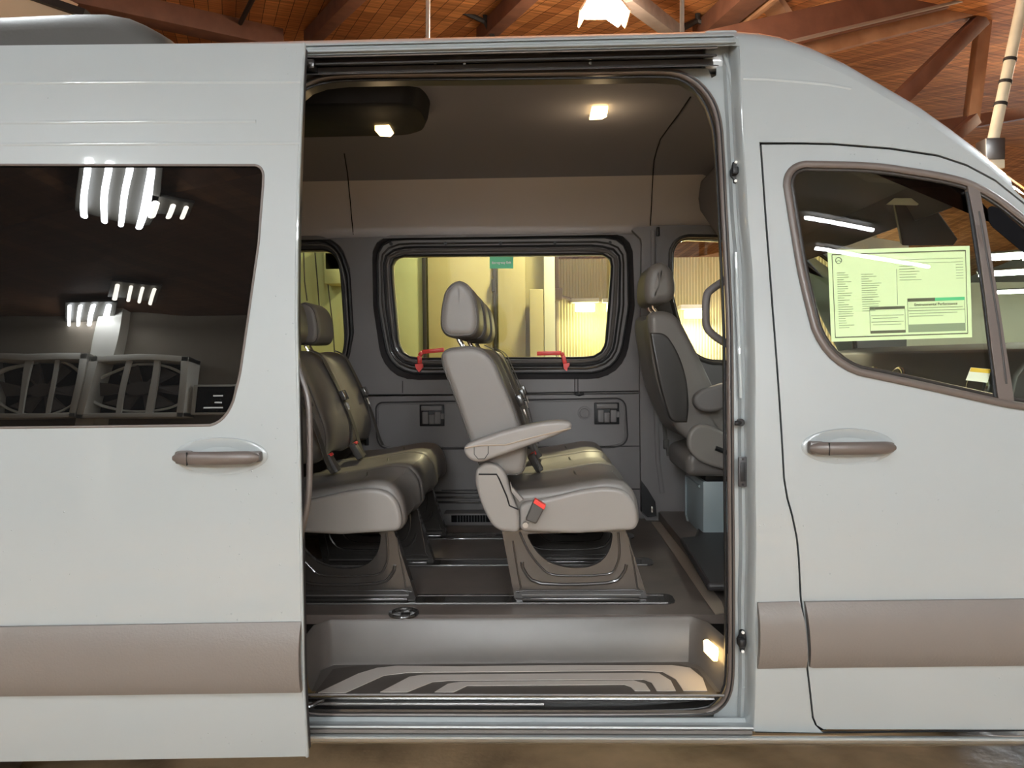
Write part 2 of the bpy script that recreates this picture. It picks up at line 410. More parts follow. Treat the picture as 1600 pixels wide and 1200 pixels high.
structure('floor', MB().box((4, 4, -.1), (40, 46, .2)), M['concrete'])
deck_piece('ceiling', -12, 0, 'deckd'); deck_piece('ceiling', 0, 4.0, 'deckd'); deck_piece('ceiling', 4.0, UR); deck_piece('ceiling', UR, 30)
structure('wall_back', MB().box((4, 24, 1.9), (60, .2, 3.9)), M['wwall'])
structure('wall_left', MB().box((-12, 6, 3), (.2, 40, 7)), M['bwall'])
structure('wall_right', MB().box((22, 6, 3), (.2, 40, 7)), M['bwall'])
structure('wall_front', MB().box((8, -7.3, 2.5), (19, .2, 5)), M['fwall'])
structure('wall_front_brown', MB().box((-7.5, -7.3, 2.5), (12, .2, 5)), mat('brown_wall_paint', (.24, .20, .155), .8, var=(1, .5, (.18, .15, .11))))

# partition wall seen through the van's windows
def wallbox(x0, x1, z0, z1, Y, th=.15): return MB().box(((x0+x1)/2, Y+th/2, (z0+z1)/2), (x1-x0, th, z1-z0))
YP = 5.0; XC = PY(850, 500, YP).x
xl = PY(600, 500, YP).x
structure('wall_partition', wallbox(xl, XC, 0, 2.9, YP), M['ywall']); structure('wall_olive', wallbox(-7, xl, 0, 2.9, YP), M['gwall'])
structure('trim_1', MB().box(((XC+PY(867, 500, YP).x)/2, YP+.02, 1.45), (PY(867, 500, YP).x-XC, .30, 2.9), bevel=.01), M['wwall'])
structure('wall_corrugated', wallbox(PY(830, 500, 7).x, PY(1400, 500, 7).x, 0, PY(1080, 402, 7).z, 7), M['corr'])
d = empty('double_door', (PY(710, 560, YP-.05).x, YP-.05, 0), 'ochre metal double door seen through the wide side window of the van', 'door')
def leaf(x0, x1, m):
    a = PY(x0, 500, YP-.05).x; b = PY(x1, 500, YP-.05).x
    MB().box(((a+b)/2, YP-.04, 1.4), (b-a-.03, .05, 2.75), bevel=.006).build('door_leaf', m, d)
leaf(600, 664, M['gwall']); leaf(667, 773, M['ywall']); leaf(776, 824, M['ywall'])
for hx, hy in ((771, 446), (771, 520)):
    p = PY(hx, hy, YP-.09); MB().box(p, (.03, .03, .11), bevel=.004).build('hinge', M['iron'], d)
c = PY(664.5, 480, YP-.03)
MB().box((c.x, YP-.075, 1.4), (.035, .02, 2.75), bevel=.004).build('cover_strip', M['iron'], d)
c = PY(774, 480, YP-.03); MB().box((c.x, YP-.075, 1.4), (.03, .02, 2.75), bevel=.004).build('cover_strip', M['iron'], d)
# locker box against the wall
a = PY(827, 452, 4.7); b = PY(849, 452, 4.7)
o = MB().box(((a.x+b.x)/2, 4.83, a.z/2), (b.x-a.x, .26, a.z), bevel=.008)
tag(o.build('wall_cabinet', M['ywall']), 'tall narrow ochre cabinet against the wall seen through the wide side window', 'cabinet')
# pipe and lamp on the further wall
p0 = PY(870, 600, 6.9); s = MB().tube([(p0.x, 6.9, 0), (p0.x, 6.9, 3.2)], .035)
s.tube([PY(874, 462, 6.85), PY(892, 468, 6.85), PY(965, 474, 6.85)], .02); s.box(PY(872, 460, 6.86), (.10, .1, .14), bevel=.01)
tag(s.build('wall_pipe', M['pipe']), 'painted vertical pipe with a side branch on the far wall beyond the wide window', 'pipe')
LAMP_T = glow('tube_lamp_glow', (1, .93, .62), 14)
def strip_light(px0, px1, py, Y, label, power, col=(1, .9, .62), h=.09):
    a = PY(px0, py, Y); b = PY(px1, py, Y); c = (a+b)/2; r = empty('strip_light', c+Vector((0, 0, .1)), label, 'light', 'strip lights on the far walls')
    MB().box(c+Vector((0, .08, h/2+.04)), ((b-a).length+.1, .24, .05), bevel=.008).build('housing', M['white'], r)
    MB().tube([a+Vector((0, 0, 0)), b+Vector((0, 0, 0))], h/2, n=10).build('tube', LAMP_T, r)
    l = bpy.data.lights.new('strip_lamp', 'AREA'); l.shape = 'RECTANGLE'; l.size = (b-a).length; l.size_y = .12; l.energy = power*.10; l.color = col
    lo = bpy.data.objects.new('strip_lamp', l); COL.objects.link(lo); lo.location = c+Vector((0, -.10, -.08)); lo.rotation_euler = (math.radians(0), 0, 0); adopt(lo, r)
strip_light(899, 929, 481, 6.8, 'glowing yellowish strip light low on the far wall beyond the wide window', 60)
strip_light(1070, 1102, 491, 6.8, 'brightest strip light on the far wall, seen through the driver side window', 120)
strip_light(948, 990, 481, 6.8, 'strip light half hidden by the right frame of the wide window', 40)

# hanging ropes and hook seen through the rear side window
for i, (pts, hook, lab) in enumerate((
        ([(474, 380), (476, 440), (480, 470)], 0, 'thin dark rope hanging furthest left in the rear side window'),
        ([(491, 380), (496, 440), (499, 480)], 1, 'dark rope ending in a hook seen through the rear side window'),
        ([(506, 380), (512, 440), (520, 510), (524, 570)], 0, 'long slanting rope at the right of the rear side window'))):
    P3 = [PD(x, y, 6.95) for x, y in pts]
    s = MB().tube([Vector((P3[0].x, 5.0, 2.82)), Vector((P3[0].x, P3[0].y, 2.82))]+P3, .006, n=6); r = s.build('hanging_rope', M['iron'])
    tag(r, lab, 'rope', 'ropes hanging beside the wall')
    if hook:
        c = P3[-1]+Vector((0, 0, -.05)); MB().tube([c+Vector((.045*math.sin(a), 0, .045*math.cos(a))) for a in [k*.5 for k in range(-1, 10)]], .01, n=6).build('hook', M['iron'], r)
s = MB()
for y0 in (400, 420): s.box(PD(525, y0, 7.02), (.18, .2, .3), bevel=.02)
tag(s.build('junction_box', M['gwall']), 'olive electrical box on the wall seen through the rear side window', 'electrical box')

# timber roof: beams as pieces between sight points at real distances
def timber(name, label, cat, bits, group=None):
    a, b = bits[0][1], bits[0][2]; r = empty(name, (a+b)/2, label, cat, group)
    for part, p, q, wd, ht, m in bits: MB().bar(p, q, wd, ht, bevel=.006).build(part, m, r)
    return r
def ext(p, q, k0, k1): d = q-p; return p-d*k0, q+d*k1
def DK(x0, y0, x1, y1, drop, k0=.3, k1=.5):
    return ext(PDK(x0, y0, drop), PDK(x1, y1, drop), k0, k1)
p, q = DK(200, 12, 364, 48, .14, .6, .5)
timber('rafter', 'broad dark red rafter crossing above the left end of the van roof', 'roof beam', [('beam', p, q, .30, .26, M['beam'])], 'timber rafters under the roof boards')
p, q = DK(495, 50, 540, 4, .12)
timber('rafter', 'dark red rafter above the left end of the door opening', 'roof beam', [('beam', p, q, .16, .2, M['beam'])], 'timber rafters under the roof boards')
p, q = DK(765, 46, 810, 2, .12)
timber('rafter', 'dark rafter left of the bright hanging lamp', 'roof beam', [('beam', p, q, .16, .2, M['beam'])], 'timber rafters under the roof boards')
p, q = DK(993, 4, 1040, 40, .35)
timber('brace', 'grey diagonal brace just right of the bright hanging lamp', 'roof beam', [('beam', p, q, .14, .14, M['beam3'])], 'braces under the roof boards')
p, q = DK(1110, 44, 1155, 4, .14)
timber('rafter', 'wide reddish rafter above the front corner of the door opening', 'roof beam', [('beam', p, q, .26, .2, M['beam']), ('edge_board', p+Vector((.2, 0, -.02)), q+Vector((.2, 0, -.02)), .06, .2, M['beam2'])], 'timber rafters under the roof boards')
p, q = DK(1203, 0, 1226, 32, .12, .6, 0)
timber('block', 'short light timber block above the windscreen corner of the roof', 'roof beam', [('beam', p, q, .2, .1, M['beam2'])], 'braces under the roof boards')
# big truss on the right
Dt = 8.2
A = PD(1180, 98, Dt-.7); B = PD(1640, -15, Dt+.8)
A2, B2 = ext(A, B, .5, .8)
dn = Vector((0, 0, 1))
post0 = PD(1517, 190, Dt+.5); post1 = PD(1537, 28, Dt+.5)
diag0 = PD(1395, 165, Dt); diag1 = PD(1534, 30, Dt+.4)
low0 = PD(1420, 207, Dt+.3); low1 = PD(1680, 163, Dt+1)
timber('roof_truss', 'orange and dark red timber truss spanning above the cab at right', 'roof truss', [
    ('lower_chord', A2, B2, .12, .15, M['beam2']),
    ('chord_side', A2+Vector((0, -.1, .20)), B2+Vector((0, -.1, .20)), .10, .30, M['beam']),
    ('diagonal', diag0, diag1, .12, .16, M['beam']),
    ('post', post0, post1, .13, .13, M['beam2']),
    ('tie_beam', low0, low1, .12, .13, M['beam']),
    ('diagonal', PD(1470, 232, Dt+.2), PD(1524, 186, Dt+.4), .10, .12, M['beam'])])
a = PD(1240, 64, Dt-.9); b = PD(1512, -1, Dt-.1); a, b = ext(a, b, .15, .6)
o = MB().tube([a, b], .018); tag(o.build('conduit', M['pipe']), 'thin grey conduit running along the big timber truss', 'pipe', 'conduits under the roof')
for x, lab in ((668, 'thin vertical conduit over the middle of the door opening'), (1065, 'pale vertical conduit right of the bright lamp')):
    a = PD(x, 120, 5.6 if x < 900 else 5.2); b = PD(x+1, -40, 5.6 if x < 900 else 5.2)
    o = MB().tube([a, b], .016 if x < 900 else .015); tag(o.build('conduit', M['pipe']), lab, 'pipe', 'conduits under the roof')
a, b = DK(366, 55, 393, 2, .06, .3, .4); o = MB().tube([a, b], .03); tag(o.build('conduit', M['iron']), 'dark slanting conduit beside the broad rafter at left', 'pipe', 'conduits under the roof')
a, b = PDK(455, 58, .02), PDK(500, 2, .02)
# white pipe with box
a = PD(1549, 232, 6.2); b = PD(1597, 4, 6.2); a, b = ext(a, b, 0, .35)
r = empty('vent_pipe', a, 'cream pipe with dark straps dropping to a grey box at top right', 'pipe')
MB().tube([a, b], .042, n=16).build('pipe', M['duct'], r)
for t in (.45, .60, .30): c = a+(b-a)*t*.75; MB().tube([c-(b-a).normalized()*.012, c+(b-a).normalized()*.012], .048, n=16).build('strap', M['iron'], r)
c = PD(1547, 236, 6.2); MB().box(c, (.15, .15, .17), bevel=.01).build('junction_box', M['steel'], r)
MB().box(c+Vector((0, -.0, -.12)), (.14, .16, .07), bevel=.008).build('lower_box', M['duct'], r)
for i, (x, y, l) in enumerate(((758, 34, 'left'), (1090, 32, 'right'))):
    c = PDK(x, y, .08); s = MB().tube([c+Vector((0, 0, .25)), c], .03, n=6)
    for dx, dz in ((-.26, .12 if i == 0 else -.14), (.12 if i == 0 else -.3, -.24 if i == 0 else -.12), (.16, -.06)): s.tube([c, c+Vector((dx, 0, dz))], .03, n=6)
    tag(s.build('iron_bracket', M['iron']), 'small black iron bracket under the roof boards, %s of the bright lamp' % l, 'bracket', 'iron brackets under the roof')

timber('tie_beam', 'orange beam seen through the top of the driver side window', 'roof beam', [('beam', PD(1030, 424, 9.5), PD(1190, 390, 10.5), .12, .16, M['beam2'])])
# the bright hanging lamp behind the van roof
LAMP_B = glow('highbay_glow', (1, .86, .62), 60)
c = PD(940, 24, 6.4)
r = empty('hanging_lamp', c, 'blazing angular fixture hanging above the middle of the van roof', 'light')
hood = MB(); xs = [(-.19, -.02), (-.10, .12), (.07, .15), (.22, -.03)]
rings = []
for yy in (-.16, .16): rings.append([(c.x+x, c.y+yy, c.z+z) for x, z in xs]+[(c.x+x*.94, c.y+yy, c.z+z-.012) for x, z in reversed(xs)])
hood.loft(rings); hood.build('reflector', mat('warm_lamp_hood', (.8, .6, .42), .5), r)
MB().tube([(c.x-.14, c.y-.12, c.z-.045), (c.x+.18, c.y-.12, c.z-.05)], .035, n=10).build('tube', LAMP_B, r)
MB().tube([(c.x+.02, c.y+.02, c.z+.05), (c.x+.16, c.y+.02, c.z-.05)], .045, n=10).build('tube', LAMP_B, r)
MB().tube([(c.x-.02, c.y, c.z+.13), (c.x-.01, c.y, deck_z(c.x, c.y))], .006, n=6).build('chain', M['iron'], r)
def area(name, loc, rot, sx, sy, e, col, parent=None):
    l = bpy.data.lights.new(name, 'AREA'); l.shape = 'RECTANGLE'; l.size = sx; l.size_y = sy; l.energy = e; l.color = col
    o = bpy.data.objects.new(name, l); COL.objects.link(o); o.location = loc; o.rotation_euler = rot
    if parent is not None: adopt(o, parent)
    return o
area('hanging_lamp_light', c+Vector((0, 0, -.1)), (0, 0, 0), .4, .3, 120, (1, .85, .68), r)
l = bpy.data.lights.new('hanging_lamp_spill', 'POINT'); l.energy = 260; l.color = (1, .84, .66); l.shadow_soft_size = .15
lo = bpy.data.objects.new('hanging_lamp_spill', l); COL.objects.link(lo); lo.location = c+Vector((0, 0, -.15)); adopt(lo, r)

# ceiling fixtures: some behind the camera (mirrored in the dark window), some far down the hall
FIX = glow('fluorescent_glow', (.88, .94, .98), 72); FIXF = glow('far_fluorescent_glow', (1, .95, .82), 14)
PANM = mat('fixture_pan', (.045, .04, .032), .5)
def fixture(c, rotz, label, power=0, n=4, L=1.3, W=.62, emat=FIX, col=(1, .93, .82), tilt=0):
    r = empty('ceiling_light', c, label, 'light', 'fluorescent ceiling fixtures')
    R = Matrix.Rotation(rotz, 4, 'Z')
    def at(v): return Vector(c)+(R @ Vector(v))
    s = MB().box(at((0, 0, .05)), (W, L, .04), R, bevel=.006); s.build('reflector_pan', PANM, r)
    for k in range(n):
        x = (k-(n-1)/2)*W/n
        MB().tube([at((x, -L/2+.04, -.02)), at((x, L/2-.04, -.02))], .022, n=8).build('tube', emat, r)
    return r
# mirror in the tinted door glass: where a reflected sight line goes
def mirrored(px, py, off, kz=None, ky=None):
    p = PS(px, py, SKIN, off); e = .01; t = (SKIN(p.z+e)-SKIN(p.z-e))/(2*e)
    n = Vector((0, -1, t)).normalized(); d = (p-CAM).normalized(); rr = d-n*2*d.dot(n)
    if kz is not None: return p+rr*((kz-p.z)/rr.z)
    return p+rr*((ky-p.y)/rr.y)
DOFF = -.13
# ================================================================== THE VAN
van = empty('van', (.2, MID, 0), 'blue-grey high-roof passenger van with its side door slid open', 'van')
def W(x, z): return ('w', x, z)
_conv = PS
def PS(px, py, fn=SKIN, off=0.0):
    if px == 'w':  raise ValueError
    return _conv(px, py, fn, off)
def panel2(name, outer, holes=(), fn=SKIN, off=0.0, **k):       # points: (px,py) or ('w',x,z)
    def c(poly): return [((p[1], p[2]) if p[0] == 'w' else (lambda v: (v.x, v.z))(PS(p[0], p[1], fn, off))) for p in poly]
    return panel(name, c(outer), [c(h) for h in holes], fn, off, xz=True, **k)
XM = PS(1150, 300).x
# ---- roof
stations = []
def station(x, zt, k=1.0, kk=None):
    s = SKIN(zt-.085)
    near = [(s, zt-.085), (s+.010, zt-.062), (s+.035, zt-.036), (s+.068, zt-.014), (s+.105, zt), (s+.225, zt+.042*k), (.7, zt+.062*k), (MID, zt+.07*k)]
    return [(x, y, z) for y, z in near]+[(x, 2*MID-y, z) for y, z in reversed(near[:-1])]
def contour(px, py):
    Y = .33
    for _ in range(8):
        p = PY(px, py, Y); Y = SKIN(p.z-.085)+.105
    return p
c0 = contour(1130, 49.5); ZT = c0.z
rs = [station(x, ZT-.015*max(0, (-x-1.5))**2*.2) for x in (-3.1, -2.5, -2, -1.5, -1, -.5, 0, .3)]
cpx = [(1130, 49.5), (1150, 50.5), (1180, 53), (1210, 58), (1255, 73), (1306, 96), (1360, 127), (1420, 162), (1465, 194), (1510, 228), (1549, 262)]
cpts = [contour(*p) for p in cpx]
for i, p in enumerate(cpts): rs.append(station(p.x, p.z, max(.2, 1-i*.09)))
MB().loft([[Vector(q) for q in r] for r in rs], cap=False, closed=False).build('roof', M['paint'], van, ang=60)
# windscreen + bonnet beyond the roof edge
pe = cpts[-1]
last = [Vector(q) for q in rs[-1]]
def scr(dx, z, w_): return [Vector((pe.x+dx, MID+(q.y-MID)*w_, z+(q.z-pe.z)*.4)) for q in last]
s = MB().loft([last, scr(.30, pe.z-.25, 1.02), scr(.62, pe.z-.54, 1.04)], cap=False, closed=False); s.build('windscreen', M['glass'], van, ang=60)
b0 = scr(.62, pe.z-.54, 1.04)
s = MB().loft([b0, scr(.8, pe.z-.66, 1.04), scr(1.25, pe.z-.86, 1.0), scr(1.36, pe.z-1.1, .98), scr(1.38, pe.z-1.6, .98)], cap=False, closed=False); s.build('bonnet', M['paint'], van, ang=60)
# seams pressed in the roof side
def bead(name, pts, r, m, parent, off=0.0, flat=.5, fn=SKIN, closed=False, n=8):
    return MB().tube([PS(x, y, fn, off) for x, y in pts], r, closed=closed, n=n, flat=flat).build(name, m, parent)

# ---- outer panels
EDGE = [(1153, 56), (1157, 110), (1160, 170), (1163, 226), (1169, 340), (1176, 420), (1178, 480), (1181, 587), (1180, 667), (1181, 773), (1182, 860), (1180, 940), (1181, 1060), (1178, 1143)]
GAPV = [(1188, 224), (1197, 349), (1207, 480), (1217, 613), (1225, 747), (1230, 778), (1238, 806), (1245, 840), (1248, 870), (1251, 932), (1255, 965), (1261, 1041), (1270, 1121), (1275, 1133), (1285, 1141)]
GAPT = [(1188, 224), (1250, 224), (1300, 225), (1390, 232), (1465, 243), (1510, 258), (1555, 282), (1600, 318), (1650, 362)]
topw = [W(p.x, p.z-.085) for p in cpts[1:]]
tw = [t for t in topw]
tw = [W(PS(1153, 56).x, ZT-.087)] + [t for t in tw if t[1] > PS(1153, 56).x+.01]
endp = PS(1650, 362)
cab_side = list(EDGE[1:])+[(1286, 1145)]+[(x-1.6, y) for x, y in reversed(GAPV[1:-1])]+[(1186.6, 222)]+[(x, y-1.7) for x, y in GAPT[1:]]+list(reversed(tw))
panel2('cab_side_panel', cab_side, mat=M['paint'], parent=van, th=.012)
dark = [(x+7, y) for x, y in GAPV]; dark2 = [(x-7, y) for x, y in reversed(GAPV)]
panel2('door_shut_line', dark+dark2, off=.013, mat=M['gap'], parent=van, th=.01)
panel2('door_shut_line', [(x, y-6) for x, y in GAPT]+[(x, y+7) for x, y in reversed(GAPT)], off=.013, mat=M['gap'], parent=van, th=.01)
# crease on the cab side
bead('body_crease', [(1161, 123), (1200, 124), (1250, 128), (1293, 132), (1330, 139)], .005, M['paint'], van, flat=.35)

# ---- front door
HOLE = rp([(1236, 330, 30), (1224, 256, 34), (1367, 259, 30), (1483, 277, 30), (1525, 290, 20), (1562, 312, 20), (1640, 375, 20), (1700, 460, 20), (1712, 650, 20), (1577, 632, 20), (1400, 593, 40), (1288, 570, 60), (1252, 430, 40)])
fd = [(x+1.6, y) for x, y in GAPV[:-1]]; fd[0] = (1190, 226)
fdoor = panel2('front_door', fd+[(1287, 1139.5), (1600, 1140), (1760, 1139), (1790, 520), (1712, 430)]+[(x, y+1.8) for x, y in reversed(GAPT[1:])], [HOLE], mat=M['paint'], parent=van, th=.018)
MB().tube([PS(x, y, SKIN, -.004) for x, y in HOLE], .0105, closed=True, n=10, flat=.8).build('window_trim', M['handle'], fdoor)
MB().tube([PS(x, y, SKIN, .006) for x, y in inset(HOLE, 8)], .006, closed=True, n=8).build('window_seal', M['rubber'], fdoor)
DIV = [(1511, 285), (1531, 296), (1541, 350), (1556, 440), (1570, 530), (1586, 634), (1561, 630), (1549, 540), (1538, 450), (1524, 350)]
panel2('divider_bar', DIV, off=-.008, mat=M['handle'], parent=fdoor, th=.02, bevel=.004)
bead('divider_rib', [(1530, 330), (1546, 420), (1561, 510), (1573, 600)], .0028, M['rubber'], fdoor, off=-.009)
bead('divider_seal', [(1512, 300), (1524, 380), (1539, 470), (1556, 620)], .006, M['black'], fdoor, off=.0)
gl = inset(HOLE, -2)
panel2('window_glass', gl, off=.012, mat=M['glass'], parent=fdoor, th=0)
QG = [(1543, 322, 8), (1556, 322, 8), (1640, 392, 10), (1640, 420, 10), (1600, 395, 10), (1546, 350, 8)]
panel2('quarter_window_surround', rp(QG), off=.008, mat=M['gap'], parent=fdoor, th=.003)
# price sheet and warning label inside the glass
sh = empty('price_sheet', PS(1405, 535, SKIN, .02), 'pale green price sheet taped inside the front door window', 'price sheet')
def on(px, py): return (px, py)
panel2('paper', [(1293, 391), (1515, 384), (1519, 527), (1299, 534)], off=.017, mat=M['paper'], parent=sh, th=.0008, dz=.5)
def quadmap(u, v):                               # u,v in 0..1 on the sheet -> photo pixel
    a = Vector((1293, 391)); b = Vector((1515, 384)); c = Vector((1519, 527)); d_ = Vector((1299, 534))
    p = a*(1-u)*(1-v)+b*u*(1-v)+c*u*v+d_*(1-u)*v; return (p.x, p.y)
def qrect(u0, v0, u1, v1, name, m, off=.0162, parent=None):
    return panel2(name, [quadmap(u0, v0), quadmap(u1, v0), quadmap(u1, v1), quadmap(u0, v1)], off=off, mat=m, parent=parent, th=.0004, dz=.5)
s = MB()
def qline(u0, v0, u1, v1, wpx=.6):
    s.bar(PS(*quadmap(u0, v0), SKIN, .0158), PS(*quadmap(u1, v1), SKIN, .0158), .0008, wpx/560)
for a, b in (((.03, .05), (.97, .05)), ((.97, .05), (.97, .955)), ((.97, .955), (.03, .955)), ((.03, .955), (.03, .05))): qline(*a, *b, 1.6)
s.build('border_line', M['darkink'], sh)
s = MB(); rnd = random.Random(3)
for k in range(27):
    if k > 1: qline(.06, .2+k*.025, .10+rnd.random()*.07, .2+k*.025)
    if 2 < k < 20: qline(.23, .2+k*.025, .28+rnd.random()*.09, .2+k*.025)
for k in range(6): qline(.50, .2+k*.03, .56+rnd.random()*.16, .2+k*.03); qline(.90, .2+k*.03, .95, .2+k*.03)
for v in (.13, .17): qline(.5, v, .95, v, .4)
qline(.48, .23, .48, .62, .4)
s.build('small_print', M['ink'], sh)
qrect(.28, .635, .53, .665, 'panel_heading_bar', M['darkink'], parent=sh); qrect(.28, .895, .53, .925, 'panel_footer_bar', M['darkink'], parent=sh)
qrect(.55, .555, .745, .59, 'heading_bar', M['darkink'], parent=sh); qrect(.745, .555, .955, .59, 'green_heading_bar', M['green'], parent=sh); qrect(.55, .84, .955, .925, 'dark_footer', M['ink'], parent=sh)
s = MB()
for a in ((.28, .665, .28, .895), (.53, .665, .53, .895), (.55, .59, .55, .84), (.955, .59, .955, .84), (.55, .69, .955, .69), (.29, .73, .52, .73), (.29, .80, .52, .80), (.30, .76, .48, .76), (.30, .83, .5, .83), (.56, .72, .9, .72), (.56, .66, .94, .66), (.56, .75, .8, .75)): qline(*a, .7)
s.build('panel_lines', M['ink'], sh)
def text(body, loc, size, m, parent, rot=(math.radians(90), 0, 0), ext_=.0004, bold=0.0):
    cu = bpy.data.curves.new('text', 'FONT'); cu.body = body; cu.size = size; cu.extrude = ext_; cu.align_x = 'CENTER'; cu.align_y = 'CENTER'; cu.offset = bold
    o = bpy.data.objects.new('text', cu); COL.objects.link(o); me = bpy.data.meshes.new_from_object(o); bpy.data.objects.remove(o)
    Rm = Matrix.Translation(Vector(loc)) @ (Matrix.Rotation(rot[2], 4, 'Z') @ Matrix.Rotation(rot[1], 4, 'Y') @ Matrix.Rotation(rot[0], 4, 'X'))
    me.transform(Rm); o = bpy.data.objects.new('lettering', me); COL.objects.link(o); me.materials.clear(); me.materials.append(m); adopt(o, parent); return o
text('Environmental Performance', PS(*quadmap(.75, .625), SKIN, .0155), .0105, M['darkink'], sh, rot=(math.radians(90-9), math.radians(-1.2), 0))
c = PS(*quadmap(.075, .115), SKIN, .0155); s = MB(); r_ = .0085
s.tube([c+Vector((math.cos(a)*r_, 0, math.sin(a)*r_)) for a in [k*math.pi/10 for k in range(20)]], .0009, closed=True, n=4)
for a in (90, 210, 330): s.bar(c, c+Vector((math.cos(math.radians(a))*r_, 0, math.sin(math.radians(a))*r_)), .001, .0016)
s.build('star_emblem', M['ink'], sh)
lb = panel2('warning_label', [(1517, 574), (1549, 577), (1543, 598), (1509, 594)], off=.016, mat=M['white'], parent=fdoor, th=.0006, dz=.5)
panel2('label_header', [(1517.5, 574.3), (1548.5, 577.3), (1547, 583.5), (1515, 580.5)], off=.0152, mat=M['yellow'], parent=lb, th=.0004, dz=.5)
# door handles
def handle(cx, cy, wpx, off, parent):
    Y = PS(cx, cy, SKIN, off).y; k = 1200/(Y-CAM.y); c = PS(cx, cy, SKIN, off); L = wpx/k
    rim = [c+Vector((math.cos(a)*L*.56, .0, math.sin(a)*L*.22)) for a in [i*math.pi/16 for i in range(32)]]
    s = MB(); ring2 = [v+Vector((0, -.004, 0)) for v in rim]
    inner = [c+(v-c)*.80+Vector((0, .0005, 0)) for v in rim]
    s.loft([[v+Vector((0, .002, 0)) for v in rim], [c+(v-c)*.97+Vector((0, -.0035, 0)) for v in rim], [c+(v-c)*.86+Vector((0, -.002, 0)) for v in rim], [c+(v-c)*.5+Vector((0, .001, 0)) for v in rim]], cap=False).build('handle_cup', M['paint'], parent, ang=80)
    s = MB(); n = 22; rings = []
    for i in range(n+1):
        t = i/n; x = (t-.5)*L; e = min(1, math.sin(math.pi*min(max(t, .0), 1))*2.6+.12); h = .0175*min(1, e)**.5
        yb = -.030-.012*math.sin(math.pi*t); dpt = .010*min(1, e)+.004
        rings.append([c+Vector((x, yb+dpt*math.cos(a), h*math.sin(a))) for a in [j*math.pi/6 for j in range(12)]])
    s.loft(rings)
    s.box(c+Vector((-L*.40, -.014, 0)), (.04, .03, .034), bevel=.006); s.box(c+Vector((L*.42, -.014, 0)), (.035, .03, .028), bevel=.006)
    h = s.build('door_handle', M['handle'], parent)
    s2 = MB().box(c+Vector((-L*.30, -.049, 0)), (.0016, .006, .034)); s2.build('key_cover_line', M['black'], h)
handle(1325, 698, 130, 0, fdoor)
# cladding
def clad(name, pts, parent, off=0.0, top=None):
    zs = [PS(x, y, SKIN, off).z for x, y in pts]; z0, z1 = min(zs), max(zs); zc = (z0+z1)/2; hh = (z1-z0)/2
    fn = lambda z: SKIN(z)+off-.026*(1-abs(min(1, max(-1, (z-zc)/hh)))**2.6)-.004+(.012 if z > z1-.02 else 0)*0
    def c(p): v = PS(p[0], p[1], SKIN, off); return (v.x, v.z)
    return panel(name, [c(p) for p in pts], [], fn, 0, th=.02, mat=M['clad'], parent=parent, dz=.012, xz=True)
clad('lower_cladding', [(1256, 939), (1258, 965), (1264, 1041), (1269, 1043), (1600, 1038), (1760, 1036), (1760, 932), (1600, 935)], fdoor)
clad('lower_cladding', [(1183, 941), (1248, 939), (1252, 965), (1259, 1042), (1183, 1044)], van)
# ---- sliding door (stands outboard of the body, over the rear side)
SD = [(475, 68), (472, 128), (470, 180), (466, 290), (463.5, 400), (463, 500), (465, 600), (467, 700), (470, 850), (472, 968), (474, 1080), (480, 1182)]
WIN = [(-300, 257), (384, 258)]+rp([(384, 258), (412, 258, 22), (411, 290), (404, 380), (390, 480), (375, 585, 10), (355, 664, 46), (300, 665)])[1:-1]+[(300, 665), (-300, 672)]
outer = SD+[(-330, 1196), (-330, 78), (0, 71), (300, 68)]
sd = panel2('sliding_door', outer, [WIN], off=DOFF, mat=M['paint'], parent=van, th=.02)
bead('door_edge_hem', SD, .0048, M['paint'], sd, off=DOFF+.003, flat=1)
gg = panel2('door_window', inset(WIN, -3) if True else WIN, off=DOFF+.006, mat=M['privacy'], parent=sd, th=.004, dz=.03)
bead('window_seal', WIN, .0035, M['handle'], sd, off=DOFF, closed=True)
for i, (y0, x1) in enumerate(((129, 470), (191, 400), (225, 468))):
    bead('door_rib', [(-300, y0+4), (0, y0+1), (x1*.5, y0), (x1, y0-1)], .0055, M['paint'], sd, off=DOFF, flat=.42, n=10)
clad('lower_cladding', [(-320, 984), (0, 978), (471, 971), (473, 1078), (0, 1086), (-320, 1091)], sd, off=DOFF)
handle(345, 713, 137, DOFF, sd)
panel2('inner_door_trim', [(x-3, y) for x, y in SD]+[(-320, 1186), (-320, 80)], [inset(WIN, -4)], off=DOFF+.022, mat=M['trim2'], parent=sd, th=.055)
MB().tube(smooth([PS(x, y, SKIN, DOFF+.06) for x, y in ((464, 560), (469, 585), (481, 625), (484, 680), (483, 760), (478, 800), (470, 835), (466, 860))], 4), .009, n=10).build('inner_edge_seal', M['handle'], sd)
# ---- rear side of the body behind the door, far side, tail, underbody
XO = PY(470, 600, .1).x
XR = -3.1
WXR = .39
def arch(cx, r, n=10): return [W(cx+r*math.cos(a), .37+r*math.sin(a)) for a in [math.pi*(1-k/n) for k in range(n+1)]]
RX, FX = -1.96, 1.86
rear = [W(XR, .42)]+arch(RX, .44)+[W(-.70, .42), W(-.70, ZT-.087), W(XR, ZT-.087)]
panel2('rear_side_panel', rear, mat=M['paint'], parent=van, th=.02)
xe = PS(1762, 700).x
# fender beyond the door (outside the picture) with the front wheel arch
panel2('front_wing', [W(PS(1762, 1131).x, .52)]+[W(FX+.5*math.cos(a), .37+.5*math.sin(a)) for a in (2.6, 2.3, 1.9, 1.57, 1.2, .8, .4, 0)]+[W(2.6, .40), W(2.6, .9), W(2.45, 1.05), W(PS(1790, 520).x, PS(1790, 520).z)], mat=M['paint'], parent=van, th=.02)
